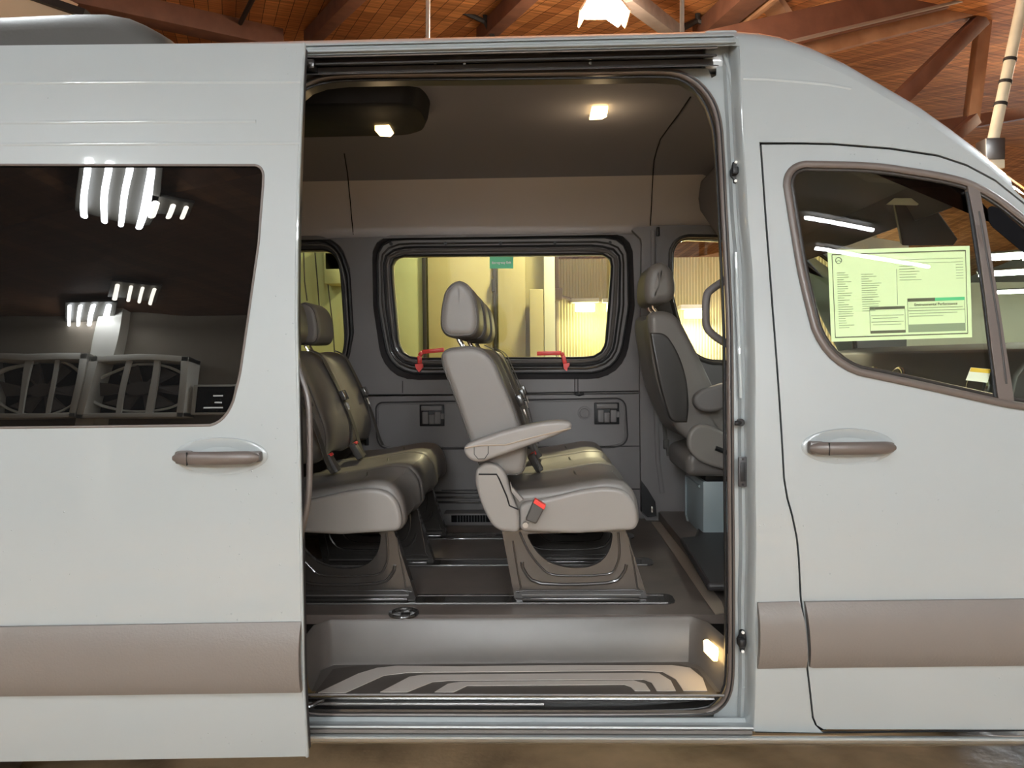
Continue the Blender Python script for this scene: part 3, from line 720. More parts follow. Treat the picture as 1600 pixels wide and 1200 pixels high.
# glass openings of the far side, drawn in photo pixels on the far skin
W0 = rp([(581, 368, 30), (988, 364, 30), (992, 480), (974, 592, 44), (600, 594, 44), (583, 480)])
W1 = rp([(588, 373, 28), (981, 369, 28), (984, 480), (966, 583, 38), (610, 585, 38), (590, 480)])
W2 = rp([(611, 400, 16), (957, 397, 16), (955, 430), (945, 558, 24), (624, 560, 26), (613, 440)])
R0 = rp([(250, 370), (528, 368, 34), (547, 420), (553, 520), (540, 592, 44), (250, 598)])
R2 = rp([(270, 393), (526, 391, 20), (533, 430), (540, 545, 20), (528, 570, 20), (270, 576)])
D0 = rp([(1049, 460), (1050, 372, 26), (1250, 380, 20), (1320, 430, 20), (1330, 570), (1085, 560, 30), (1066, 520, 30)])
def far_xz(poly, fn=FAR, off=0): return [(lambda v: W(v.x, v.z))(PS(p[0], p[1], fn, off)) for p in poly]
fskin = curve([(z, 2*MID-SKIN(z)) for z in (.3, .5, .7, 1.0, 1.3, 1.6, 1.9, 2.15, 2.3, 2.42)])
h1 = far_xz(W2, fskin, -.03); h2 = far_xz(R2, fskin, -.03); h3 = far_xz(D0, fskin, -.03)
sill_h = .42
fbody = [W(XR, .42)]+arch(RX, .44)+arch(FX, .46)[:]+[W(2.6, .42), W(2.6, .9), W(pe.x+.62, pe.z-.62), W(pe.x, pe.z-.087)]+[W(p.x, p.z-.087) for p in reversed(cpts[:-1])]+[W(XR, ZT-.087)]
panel2('driver_side_panel', fbody, [h1, h2, h3], fn=fskin, off=.045, mat=M['paint'], parent=van, th=-.02)
MB().box((XR, MID, 1.4), (.05, 1.7, 1.9), bevel=.01).build('rear_doors', M['paint'], van)
s = MB().box((-.2, MID+.10, .54), (5.2, 1.36, .12), bevel=.01); s.build('underbody', M['black'], van)
for (x, y, sgn) in ((RX, .17, -1), (FX, .17, -1), (RX, 2*MID-.17, 1), (FX, 2*MID-.17, 1)):
    prof = [(.20, .0), (.20, -.02), (.235, -.10), (.30, -.115), (.345, -.105), (.355, -.06), (.355, .06), (.345, .105), (.30, .115), (.235, .10), (.20, .02)]
    s = MB(); rings = []
    for k in range(40):
        a = 2*math.pi*k/40; rings.append([s.bm.verts.new((x+r*math.cos(a), y+yy, .355+r*math.sin(a))) for r, yy in prof])
    for k in range(40):
        A, B = rings[k], rings[(k+1) % 40]
        for j in range(len(prof)-1): s.bm.faces.new((A[j], A[j+1], B[j+1], B[j]))
    wh = s.build('wheel', M['rubber'], van)
    s = MB().disc((x, y+sgn*.03, .355), .215, (0, 1, 0), .10, 32)
    for k in range(6): a = k*math.pi/3; s.box((x+.12*math.cos(a), y+sgn*.09, .355+.12*math.sin(a)), (.05, .03, .05), Matrix.Rotation(-a, 3, 'Y'), bevel=.01)
    s.build('rim', M['steel'], wh)
# ---- header above the opening
def zat(py, Y, px=800): return PY(px, py, Y).z
def extrude_x(name, pts, x0, x1, m, parent, ang=35, px=800, closed=False, th=None):
    L = [(Y, zat(py, Y, px)) for Y, py in pts]
    return MB().loft([[Vector((x, y, z)) for y, z in L] for x in (x0, x1)], cap=closed, closed=closed).build(name, m, parent, ang=ang)
xh0, xh1 = -.75, PY(1150, 70, .2).x
xc1 = PY(1120, 90, .22).x
extrude_x('roof_rail', [(.225, 61.5), (.221, 64), (.236, 66), (.23, 69), (.205, 71), (.200, 74), (.206, 76), (.232, 77)], xh0, xh1, M['paint'], van, ang=20)
extrude_x('upper_door_track', [(.232, 76), (.21, 81), (.212, 83), (.30, 88), (.30, 91), (.225, 91.5), (.215, 94), (.222, 95.5), (.29, 98), (.27, 99), (.262, 107), (.20, 108.5), (.195, 110)], xh0, xc1, M['track'], van, ang=20)
MB().box(((xc1+xh1)/2-.0, .30, zat(90, .3)), (xh1-xc1+.05, .06, .12), bevel=.01).build('track_end_cover', M['paint'], van)
s = MB()
for x in (566, 680, 726, 922): s.disc(PY(x, 100 if x != 566 else 86, .262), .005, (0, 1, 0), .012, 10)
s.build('track_bolt', M['chrome'], van)
s = MB().box(PY(483, 104, .23), (.045, .05, .03), bevel=.006); s.disc(PY(478, 100, .2), .012, (0, 1, 0), .02, 12); s.build('door_roller', M['blackmetal'], van)
tri = PY(1112, 100, .215)
# ---- jamb and flange
FL = .075
SEAL = [(462, 170), (468, 142), (482, 130), (505, 122), (540, 118), (620, 116.5), (800, 115), (960, 113), (1020, 112), (1060, 115), (1090, 131), (1112, 158), (1123, 192), (1127, 240), (1130, 300), (1134, 380), (1137, 440), (1140, 520), (1141, 650), (1142, 800), (1143, 900), (1143, 1000), (1142, 1055), (1137, 1084), (1123, 1104), (1097, 1113), (1000, 1116), (800, 1117), (600, 1117), (500, 1116), (478, 1108), (466, 1092), (460, 1060)]
SO = [(x-1 if y < 140 else x, y) for x, y in SEAL]
hole = SO+[(440, 1000), (438, 600), (442, 230)]
panel2('opening_flange', [(440, 109), (1106, 107), (1112, 122), (1119, 118), (1121, 76), (1150, 70), (1172, 300), (1179, 500), (1182, 800), (1183, 1122), (440, 1126)], [hole], off=FL, mat=M['paint'], parent=van, th=.01, dz=.1)
s = MB(); P3 = smooth([PS(x, y, SKIN, FL-.012) for x, y in SEAL], 3); s.tube(P3, .0105, n=12); s.build('weather_seal', M['handle'], van)
s = MB(); s.tube([p+Vector((0, -.011, 0)) for p in P3], .0022, n=6); s.build('seal_lip', M['black'], van)
ctr = (800, 620)
inn = []
for x, y in SEAL: inn.append((x-9*(1 if x > 1050 else 0)*min(1, (x-1050)/60), y+(9 if y < 200 else (-7 if y > 1080 else 0))))
A_ = [PS(x, y, SKIN, FL-.008) for x, y in inn]; B_ = [p+Vector((0, .02, 0)) for p in A_]; C_ = [p+Vector((.014 if p.x > .3 else 0, .05, .0)) for p in A_]
MB().loft([A_, B_, C_], cap=False, closed=False).build('opening_liner', M['rubber'], van, ang=60)
s = MB(); s.tube(smooth([p+Vector((0, -.004, 0)) for p in A_], 2), .0035, n=6); s.build('inner_seal_lip', M['black'], van)
# jamb: from the skin edge inwards
rows = []
for i, (x, y) in enumerate(smooth([(a, b) for a, b in EDGE[:]], 3)):
    e = PS(x, y); f = PS(x-8, y, SKIN, .024); g = PS(x-12, y, SKIN, .034); h = PS(x-17, y, SKIN, .060); k = PS(x-22, y, SKIN, .056); l = PS(x-27, y, SKIN, .072)
    rows.append([e, e+Vector((-.004, .004, 0)), f, g, h, k, l])
MB().loft(rows, cap=False, closed=False).build('door_jamb', M['paint'], van, ang=50)
# rib swellings and steps pressed into the jamb
s = MB()
for (pts, r) in ((((1159, 300), (1161, 320), (1164, 345), (1160, 375), (1158, 392)), .004), (((1150, 395), (1153, 480), (1156, 560), (1158, 622)), .006), (((1163, 400), (1167, 500), (1171, 600), (1170, 640)), .004), (((1131, 85), (1139, 110), (1146, 160), (1148, 210)), .006), (((1160, 1074), (1176, 1074)), .002)):
    MB().tube(smooth([PS(x, y, SKIN, .058) for x, y in pts], 4), r, n=10).build('pressed_rib', M['paint'], van)
# catches, striker, plate
def catch(cx, cy):
    c = PS(cx, cy, SKIN, .045); b = MB()
    pr = [(0, .030), (.006, .028), (.011, .012), (.012, -.004), (.009, -.016), (.004, -.032), (-.004, -.032), (-.006, -.02), (-.012, -.010), (-.013, .004), (-.008, .014), (-.005, .028)]
    b.loft([[c+Vector((x, 0, z)) for x, z in pr], [c+Vector((x*1.1, .012, z*1.05)) for x, z in pr]]); b.box(c+Vector((-.004, -.010, .0)), (.018, .02, .022), bevel=.004)
    o = b.build('door_catch', M['black'], van, bevel=.001)
    MB().disc(c+Vector((.001, -.002, .026)), .0042, (0, 1, 0), .006, 12).build('screw', M['white'], o); MB().disc(c+Vector((.0, -.002, -.028)), .0042, (0, 1, 0), .006, 12).build('screw', M['white'], o)
catch(1149, 268); catch(1160, 1002)
c = PS(1157, 660, SKIN, .045)
s = MB().disc(c, .011, (0, 1, 0), .012, 16); s.tube([c, c+Vector((-.006, -.02, 0)), c+Vector((-.018, -.026, 0))], .004, n=8); s.disc(c+Vector((-.018, -.026, 0)), .0065, (1, 0, 0), .008, 14); s.build('door_striker', M['black'], van)
c = PS(1160, 737, SKIN, .045)
s = MB().box(c, (.024, .008, .085), bevel=.003); o = s.build('latch_plate', M['trim2'], van)
s = MB().disc(c+Vector((0, -.005, .036)), .003, (0, 1, 0), .004, 10); s.disc(c+Vector((0, -.005, -.036)), .003, (0, 1, 0), .004, 10); s.box(c+Vector((0, -.004, 0)), (.014, .004, .055), bevel=.001); s.build('plate_recess', M['black'], o)
# ---- sill
xs1 = PY(1176, 1140, .02).x
extrude_x('door_sill', [(.085, 1119), (.07, 1121), (.062, 1128), (.03, 1132), (.012, 1135), (.010, 1138), (.028, 1139.5)], xh0, xs1, M['paint'], van, ang=25)
extrude_x('sill_strip', [(.028, 1139), (.022, 1141), (.022, 1146), (.028, 1148)], xh0, xs1, M['clad'], van)
extrude_x('rocker_panel', [(.03, 1147.5), (.004, 1149.5), (-.004, 1152), (-.003, 1155), (.006, 1158), (.03, 1160.5), (.12, 1163)], XO-.3, 1.43, M['paint'], van, ang=25)
bead('sill_joint_line', [(1180, 1143), (1286, 1144.5), (1600, 1141)], .003, M['black'], van, off=.004)
# channel in front of the step
s = MB(); xa, xb = -.74, .508
extrude_x('lower_door_channel', [(.072, 1090), (.070, 1093), (.13, 1095), (.13, 1106), (.075, 1109), (.074, 1113), (.09, 1121)], xa, xb, M['blackmetal'], van, ang=20)
MB().tube([Vector((xa, .08, zat(1100, .08))), Vector((PY(850, 1100, .08).x, .08, zat(1100, .08)))], .005, n=8).build('lower_guide_rail', M['track'], van)
s = MB().tube(smooth([PY(468, 1106, .05), PY(484, 1104, .055), PY(496, 1097, .07), PY(506, 1094, .08)], 4), .007, n=8); s.build('door_guide_arm', M['blackmetal'], van)
# ---- step well
ZF, ZS = .64, .50
bl, br, fr, fl = PZ(512, 1039, ZS), PZ(1085, 1034, ZS), PZ(1128, 1086, ZS), PZ(482, 1088, ZS)
def well(z, e): return [Vector((fl.x-e, .072, z)), Vector((bl.x-e*.6-.01, bl.y-.04, z)), Vector((bl.x+.02-e*.3, bl.y+e*.4, z)), Vector((br.x-.02+e*.3, br.y+e*.4, z)), Vector((br.x+.012+e*.6, br.y-.04, z)), Vector((fr.x+e, .072, z))]
ring0 = well(ZS, 0); ring1 = [p for p in well(ZS+.012, .008)]; ring2 = well(ZF-.008, .022); ring3 = well(ZF+.001, .035)
s = MB(); s.loft([ring0, ring1, ring2, ring3], cap=False, closed=False)
s.bm.faces.new([s.bm.verts.new(p) for p in ring0]); s.build('step_well', M['stepp'], van, weld=True, ang=50)
mt = [PZ(x, y, ZS+.0006) for x, y in ((490, 1086), (520, 1046), (560, 1040), (1060, 1037), (1090, 1046), (1120, 1084))]
MB().loft([mt, [p+Vector((0, 0, .001)) for p in mt]]).build('step_mat', M['stepmat'], van)
def strip(pts, name='tread_strip'):
    f = [PZ(x, y, ZS+.002) for x, y in pts]; MB().loft([f, [p+Vector((0, 0, .0018)) for p in f]]).build(name, M['alu'], van)
strip([(497, 1083), (540, 1083), (600, 1056), (640, 1051), (800, 1050), (1000, 1048), (1035, 1050), (1056, 1062), (1068, 1080), (1105, 1080), (1098, 1060), (1078, 1044), (1050, 1040), (860, 1040), (720, 1042), (620, 1041), (590, 1044), (560, 1053)])
strip([(594, 1082), (636, 1082), (676, 1066), (700, 1064), (1005, 1062), (1018, 1067), (1026, 1080), (1056, 1080), (1048, 1064), (1030, 1053), (1000, 1052), (660, 1055), (640, 1058)])
strip([(679, 1082), (709, 1082), (730, 1072), (975, 1070), (986, 1074), (992, 1080), (1016, 1080), (1008, 1069), (990, 1064), (720, 1066), (700, 1069)])
s = MB()
for k in range(1): s.tube([PZ(800, 1086, ZS+.004)+Vector((-.6, 0, 0)), PZ(800, 1086, ZS+.004)+Vector((.6, 0, 0))], .004, n=6)
s.build('step_edge_lip', M['stepp'], van)
# step lamp in the right wall
LW = glow('warm_lens', (1, .66, .26), 7)
qp = []
for x, y in ((1102, 1001), (1106, 999), (1122, 1012), (1123, 1018), (1121, 1033), (1118, 1033), (1103, 1018)):
    d_ = ray(x, y)
    # wall plane through br and fr, leaning
    p0 = (br+Vector((.008, -.04, .07))); tdir = (fr-br).normalized(); nrm = Vector((-1, tdir.x/tdir.y if 0 else 0.0, .12)); nrm = tdir.cross(Vector((.12, 0, 1))).normalized()
    t = (p0-CAM).dot(nrm)/d_.dot(nrm); qp.append(CAM+d_*t)
nn = (CAM-qp[0]).normalized()*.006
MB().loft([qp, [p+Vector((-.006, 0, 0)) for p in qp]]).build('step_light', LW, van)
cq = sum(qp, Vector())/len(qp)
def point(name, loc, e, col, r, parent=van):
    l = bpy.data.lights.new(name, 'POINT'); l.energy = e; l.color = col; l.shadow_soft_size = r
    o = bpy.data.objects.new(name, l); COL.objects.link(o); o.location = loc; o.matrix_basis = Matrix.Translation(loc); adopt(o, parent)
point('step_glow', cq+Vector((-.05, 0, 0)), .12, (1, .75, .4), .02)
# ---- floor
s = MB(); f = [Vector((-2.9, .325, ZF)), Vector((.56, .325, ZF)), Vector((1.0, .325, ZF)), Vector((1.0, 1.86, ZF)), Vector((-2.9, 1.86, ZF))]
s.loft([[p+Vector((0, 0, -.03)) for p in f], f]); s.build('van_floor', M['floor'], van)
MB().box((-1.85, .20, ZF-.015), (2.2, .26, .03)).build('van_floor_edge', M['floor'], van)
MB().box((.95, .24, ZF-.05), (.4, .3, .08)).build('cab_step', M['floor'], van)
def fl_plate(name, pts, m, h=.003): f = [PZ(x, y, ZF+.0005) for x, y in pts]; return MB().loft([f, [p+Vector((0, 0, h)) for p in f]]).build(name, m, van)
fl_plate('threshold_strip', [(1018, 816), (1033, 816), (1128, 942), (1133, 958), (1118, 961)], M['strip'])
for py0, py1, xr, rr in ((929.5, 944.5, 1053, .04), (873, 884.5, 1020, .04), (833.5, 842.5, 990, .035)):
    Ya, Yb = PZ(900, py1, ZF).y, PZ(900, py0, ZF).y; x1 = PZ(xr, (py0+py1)/2, ZF).x
    pr = rp([(-2.8, Ya), (x1, Ya, .03), (x1, Yb, .03), (-2.8, Yb)])
    o = MB().loft([[Vector((x, y, ZF)) for x, y in pr], [Vector((x, y, ZF+.004)) for x, y in pr]]).build('floor_rail', M['blackmetal'], van)
    MB().tube([Vector((-2.8, Ya, ZF+.004)), Vector((x1-.03, Ya, ZF+.004))], .0035, n=8).build('rail_edge', M['track'], o)
    MB().tube([Vector((-2.8, Yb-.02, ZF+.004)), Vector((x1-.03, Yb-.02, ZF+.004))], .002, n=6).build('rail_groove', M['track'], o)
c = PZ(631, 958, ZF+.003)
s = MB().tube([c+Vector((.044*math.cos(a), .044*math.sin(a), 0)) for a in [k*math.pi/12 for k in range(24)]], .006, closed=True, n=8); s.disc(c+Vector((0, 0, -.003)), .036, (0, 0, 1), .003, 24); s.box(c+Vector((.004, .01, .004)), (.03, .02, .006), bevel=.002)
s.build('tie_down_ring', M['blackmetal'], van)
# ---- ceiling cloth
cs = [(1.845, 2.085)]+[(FAR(z)+.0, z) for z in (2.11, 2.14, 2.17, 2.2, 2.23, 2.26, 2.28, 2.30, 2.32, 2.34, 2.355)]+[(1.2, 2.372), (.98, 2.38), (.7, 2.378), (.45, 2.365), (.30, 2.335), (.26, 2.32)]
def roofz(x):
    best = ZT
    for a, b in zip(cpts[:-1], cpts[1:]):
        if a.x <= x <= b.x: best = a.z+(b.z-a.z)*(x-a.x)/(b.x-a.x)
    return best
KS = next(i for i, q in enumerate(cs) if q[1] >= 2.32)  # cloth split here; the part below carries the painted-in brightening
MB().loft([[Vector((x, y, min(z, roofz(x)-.09))) for y, z in cs[:KS+1]] for x in (-3.0, -1, .2, .6, .8, .95, 1.1, 1.25)], cap=False, closed=False).build('lit_tone_side_lining', M['lit_lining'], van, ang=80)
MB().loft([[Vector((x, y, min(z, roofz(x)-.09))) for y, z in cs[KS:]] for x in (-3.0, -1, .2, .6, .8, .95, 1.1, 1.25)], cap=False, closed=False).build('headliner', M['liner'], van, ang=80)
def PC(px, py):                                 # sight line onto the ceiling cloth / upper far side
    d = ray(px, py); t = .5
    while t < 6:
        p = CAM+d*t
        for i in range(len(cs)-1):
            a, b = cs[i], cs[i+1]
            if b[0] <= p.y <= a[0]:
                zz = a[1]+(b[1]-a[1])*(p.y-a[0])/(b[0]-a[0]) if a[0] != b[0] else a[1]
                if p.z >= zz: return p
        if p.y > cs[0][0]-.002: return p
        t += .002
    return p
def seam(pts, name='liner_seam', r=.0025): MB().tube([PC(x, y)+Vector((0, -.001, -.001)) for x, y in pts], r, n=6).build(name, M['gap'], van)
seam([(538, 240), (543, 270), (547, 310), (550, 345), (552, 366)])
seam([(1079, 151), (1062, 176), (1045, 199), (1032, 217), (1026, 234), (1022, 250), (1020, 275), (1018, 320), (1016, 352)])
# ceiling lamp, rear air pod
lp = [PZ(x, y, 2.366) for x, y in ((925, 168), (950, 167), (948, 180), (940, 184), (921, 185))]
o = MB().loft([[p+Vector((0, 0, .004)) for p in lp], [p+Vector((0, 0, -.006)) for p in lp]]).build('ceiling_lamp_lens', LW, van)
point('ceiling_lamp_glow', sum(lp, Vector())/5+Vector((0, 0, -.10)), .7, (1, .72, .4), .03)
pod = rp([(380, 164), (632, 162, 14), (656, 172, 12), (668, 200, 12), (648, 211, 16), (380, 217)])
pf = [PZ(x, y, 2.30) for x, y in pod]
def grow(ps, k, z): c = Vector((-.75, sum(p.y for p in ps)/len(ps), 0)); return [Vector((c.x+(p.x-c.x)*k, c.y+(p.y-c.y)*(1+(k-1)*2), z)) for p in ps]
o = MB().loft([grow(pf, .96, 2.296), grow(pf, 1.0, 2.304), grow(pf, 1.03, 2.33), grow(pf, 1.05, 2.375)]).build('overhead_air_pod', mat('matt_black_pod', (.007, .007, .008), .6, spec=.15), van)
lp = [PZ(x, y, 2.294) for x, y in ((586, 197), (608, 196), (615, 208), (610, 213), (594, 212), (586, 203))]
MB().loft([[p+Vector((0, 0, .01)) for p in lp], [p+Vector((0, 0, -.002)) for p in lp]]).build('pod_lamp_lens', LW, o)
point('pod_lamp_glow', sum(lp, Vector())/6+Vector((0, 0, -.16)), .3, (1, .7, .38), .03)
def even(poly, n=96):                           # resample a closed outline evenly, starting near its left middle
    L = [Vector(p) for p in poly]; c = sum(L, Vector((0, 0)))/len(L); out = []
    for k in range(n):
        a = 2*math.pi*k/n; d_ = Vector((math.cos(a), math.sin(a))); best = None
        for i in range(len(L)):
            p = L[i-1]-c; q = L[i]-c; e = q-p; den = d_.x*e.y-d_.y*e.x
            if abs(den) < 1e-9: continue
            t = (p.x*e.y-p.y*e.x)/den; s_ = (p.x*d_.y-p.y*d_.x)/den
            if t > 0 and -1e-6 <= s_ <= 1+1e-6 and (best is None or t < best): best = t
        out.append(tuple(c+d_*best))
    return out
# ---- far side trim
x0t = -3.0; zt_ = 2.085; zb_ = 1.283
XB = PS(1001, 500, FAR).x
up_out = [W(x0t, zb_), W(XB+.03, zb_), W(XB+.03, zt_), W(x0t, zt_)]
ft = panel2('side_trim', up_out, [far_xz(W0), far_xz(R0)], fn=FAR, mat=M['trim'], parent=van, th=.006, dz=.1)
def ringloft(name, P0, o0, P1, o1, m, parent, ang=60):
    a = [PS(x, y, FAR, o0) for x, y in even(P0)]; b = [PS(x, y, FAR, o1) for x, y in even(P1)]; n = min(len(a), len(b))
    return MB().loft([a[:n], b[:n]], cap=False).build(name, m, parent, ang=ang)
ringloft('window_recess', W0, 0, W1, .035, M['trim2'], ft)
ew = panel2('emergency_window', far_xz(W1, FAR, .034), [far_xz(W2, FAR, .034)], fn=FAR, off=.034, mat=M['trim'], parent=van, th=.03, dz=.2)
def mix(A, B, t): a = even(A); b = even(B); return [(p[0]*(1-t)+q[0]*t, p[1]*(1-t)+q[1]*t) for p, q in zip(a, b)]
for t, r, o_, m in ((.04, .006, .03, 'black'), (.30, .005, .026, 'blackmetal'), (.50, .006, .024, 'black'), (.72, .010, .026, 'track'), (.97, .006, .03, 'black')):
    MB().tube([PS(x, y, FAR, o_) for x, y in mix(W1, W2, t)], r, closed=True, n=8).build('frame_bead', M[m], ew)
s = MB()
for x in (611, 696, 782, 867, 953): s.disc(PS(x, 381-(x-611)*.005, FAR, .026), .0085, (0, 1, 0), .012, 14)
s.build('frame_screw', M['black'], ew)
panel2('window_glass', far_xz(inset(W2, -3), FAR, .05), fn=FAR, off=.05, mat=M['tglass'], parent=ew, th=0)
es = panel2('exit_sign', [(765, 401), (802, 401), (802, 419.5), (765, 419.5)], fn=FAR, off=.046, mat=M['green'], parent=ew, th=.001, dz=.5)
cpt = PS(783.5, 410.5, FAR, .0445)
text('Emergency Exit', cpt, .0158, M['white'], ew, rot=(math.radians(90+2), math.radians(-.6), 0), bold=.0006)
# other frames
rw = panel2('rear_side_window', far_xz(R0, FAR, .02), [far_xz(R2, FAR, .02)], fn=FAR, off=.02, mat=M['trim2'], parent=van, th=.03, dz=.2)
for t, r, o_, m in ((.25, .012, .018, 'black'), (.62, .006, .018, 'track'), (.95, .006, .022, 'black')):
    MB().tube([PS(x, y, FAR, o_) for x, y in mix(R0, R2, t)], r, closed=True, n=8).build('frame_bead', M[m], rw)
panel2('window_glass', far_xz(inset(R2, -3), FAR, .05), fn=FAR, off=.05, mat=M['tglass'], parent=rw, th=0)
# red latches
def latch(pts, tip, nm):
    P_ = [PS(x, y, FAR, .0) for x, y in pts]; s = MB()
    for a, b in zip(P_[:-1], P_[1:]): s.bar(a, b, .02, .021, bevel=.003)
    t_ = [PS(x, y, FAR, .0) for x, y in tip]; s.loft([t_, [p+Vector((0, .025, 0)) for p in t_]])
    s.build('release_latch', M['red'], ew)
latch([(694, 546.5), (660, 550), (655.5, 556), (656, 568)], [(648, 569), (660, 568), (661, 573), (655, 582), (650, 576)], 'l')
latch([(839, 552.5), (877, 551.5), (880, 556), (883, 568)], [(880, 568), (890, 567), (890, 571), (887, 575), (886, 580), (881, 576)], 'r')
# lower side trim
lt = panel2('lower_side_trim', [W(x0t, ZF), W(1.2, ZF), W(1.2, zb_-.006), W(x0t, zb_-.006)], fn=FAR, off=-.004, mat=M['trim'], parent=van, th=.006, dz=.2)
def fbead(pts, r=.004, m='black', off=-.004, closed=False, name='trim_seam', par=None): MB().tube([PS(x, y, FAR, off) for x, y in pts], r, closed=closed, n=6).build(name, M[m], par or lt)
fbead([(480, 617), (700, 616.5), (880, 613), (998, 611)], .003)
fbead([(480, 624), (565, 622)], .002); fbead([(629, 595), (629, 614)], .002, par=ft); fbead([(898, 590), (898, 612)], .002, par=ft); fbead([(903, 590), (903, 612)], .002, par=ft)
LP = rp([(587, 629, 10), (977, 622, 14), (981, 690, 10), (965, 699, 12), (600, 702, 12), (589, 690, 10)])
fbead(LP, .0045, 'trim2', closed=True, name='panel_moulding'); fbead(inset(LP, 3), .003, 'trim', closed=True, name='panel_moulding')
s = MB(); s.bar(PS(571, 617, FAR, -.012), PS(573, 696, FAR, -.012), .02, .018, bevel=.004); s.build('trim_post', M['trim2'], lt)
fbead([(690, 699), (1000, 697)], .002); fbead([(690, 766), (1000, 764)], .003)
s = MB(); s.tube([PS(x, y, FAR, -.01) for x, y in ((898, 614), (905, 617), (912, 614))], .008, n=8); s.build('trim_clip', M['black'], lt)
for cx, cy in ((675, 649), (948, 646)):
    c = PS(cx, cy, FAR, -.006); s = MB().box(c, (.128, .012, .112), bevel=.004); o = s.build('bracket_recess', M['black'], lt)
    s = MB(); s.box(c+Vector((0, -.012, .038)), (.105, .02, .024), bevel=.003); s.box(c+Vector((-.032, -.014, -.012)), (.03, .022, .062), bevel=.003); s.box(c+Vector((.032, -.014, -.012)), (.03, .022, .062), bevel=.003)
    s.box(c+Vector((0, -.010, -.02)), (.03, .014, .05), bevel=.003); s.box(c+Vector((.056, -.012, -.004)), (.018, .02, .03), bevel=.003); s.build('seat_bracket', M['trim'], o)
c = PS(913, 645, FAR, -.006); s = MB().disc(c, .032, (0, 1, 0), .012, 28, .034); s.tube([c+Vector((.024*math.cos(a), -.007, .024*math.sin(a))) for a in [k*math.pi/12 for k in range(24)]], .003, closed=True, n=6); s.disc(c+Vector((0, -.006, 0)), .008, (0, 1, 0), .01, 12); s.build('round_socket', M['trim'], lt)
# heater outlet on the floor at the far side
c = PZ(735, 818, ZF); s = MB().box(c+Vector((.0, .0, .03)), (.26, .10, .06), bevel=.006); o = s.build('heater_outlet', M['trim'], van)
s = MB()
s.box(c+Vector((.01, -.05, .035)), (.20, .006, .034))
o2 = s.build('outlet_opening', M['gap'], o)
s = MB()
for k in range(11): s.box(c+Vector((-.06+k*.014, -.054, .035)), (.004, .004, .032))
s.build('outlet_louvre', M['trim2'], o)
s = MB()
for z in (.09, .115, .14): s.tube([Vector((PZ(690, 790, ZF).x-.2, 1.80, ZF+z)), Vector((PZ(800, 790, ZF).x+.1, 1.80, ZF+z))], .006, n=8)
s.build('duct_ridge', M['blackmetal'], lt)
# pillar trim between saloon and cab
PB = lambda z: FAR(z)-.05
pil = rp([(1003, 380), (1001, 372), (985, 357, 6), (1030, 352), (1250, 352), (1420, 380), (1420, 820), (1015, 822, 8), (1002, 800), (1000, 600)])
dh = rp([(1047, 460), (1048, 368, 28), (1250, 372, 20), (1330, 430, 20), (1340, 578), (1085, 566, 30), (1062, 520, 30)])
o = panel2('pillar_trim', pil, [dh], fn=PB, mat=M['trim'], parent=van, th=.04, dz=.2)
MB().tube([PS(x, y, PB, .0) for x, y in dh], .010, closed=True, n=8).build('window_seal', M['rubber'], o)
MB().tube([PS(x, y, PB, .018) for x, y in inset(dh, 3)], .007, closed=True, n=8).build('inner_window_seal', M['black'], o)
panel2('driver_window_glass', far_xz(inset(D0, -2), FAR, .05), fn=FAR, off=.05, mat=M['glass'], parent=van, th=0)
s = MB(); 
pp = [PS(x, y, PB, -.012) for x, y in ((1020, 360), (1022, 480), (1024, 620), (1028, 720), (1035, 770))]
s.tube(pp, .012, n=8, flat=.4); s.build('pillar_ridge', M['trim'], o)
s = MB().box(PS(1028, 362, PB, -.01), (.016, .02, .045), bevel=.004); s.build('coat_hook', M['black'], o)
s = MB(); pr = [(1003, 752), (1012, 764), (1024, 784), (1026, 806), (1012, 808), (1003, 800)]
f = [PS(x, y, PB, -.03) for x, y in pr]; s.loft([f, [p+Vector((0, .03, 0)) for p in f]]); s.build('belt_anchor_cover', M['black'], van)
s = MB().box(PS(1019, 796, PB, -.034), (.012, .01, .03), bevel=.003); s.build('anchor_bolt', M['chrome'], van)
s = MB().tube([PS(x, y, PB, -.012) for x, y in ((1033, 560), (1036, 640), (1040, 690))], .012, n=6, flat=.2); s.box(PS(1041, 694, PB, -.02), (.03, .02, .05), bevel=.006); s.tube([PS(1043, 700, PB, -.03), PS(1044, 712, PB, -.03)], .008, n=8); s.build('driver_seat_belt', M['belt'], van)
# grab handle on the near pillar, seen against the driver's window
g = [(1150, 428), (1133, 438), (1112, 452), (1104, 464), (1103, 500), (1106, 514), (1118, 526), (1134, 536), (1152, 545)]
s = MB().tube(smooth([PY(x, y, .32) for x, y in g], 4), .0125, n=12); s.build('grab_handle', M['trim'], van)
MB().box((.66, .27, 1.6), (.08, .12, 1.4), bevel=.02).build('near_pillar_trim', M['trim'], van)
MB().box((.66, .27, .78), (.09, .12, .28), bevel=.02).build('near_pillar_foot', M['trim'], van)
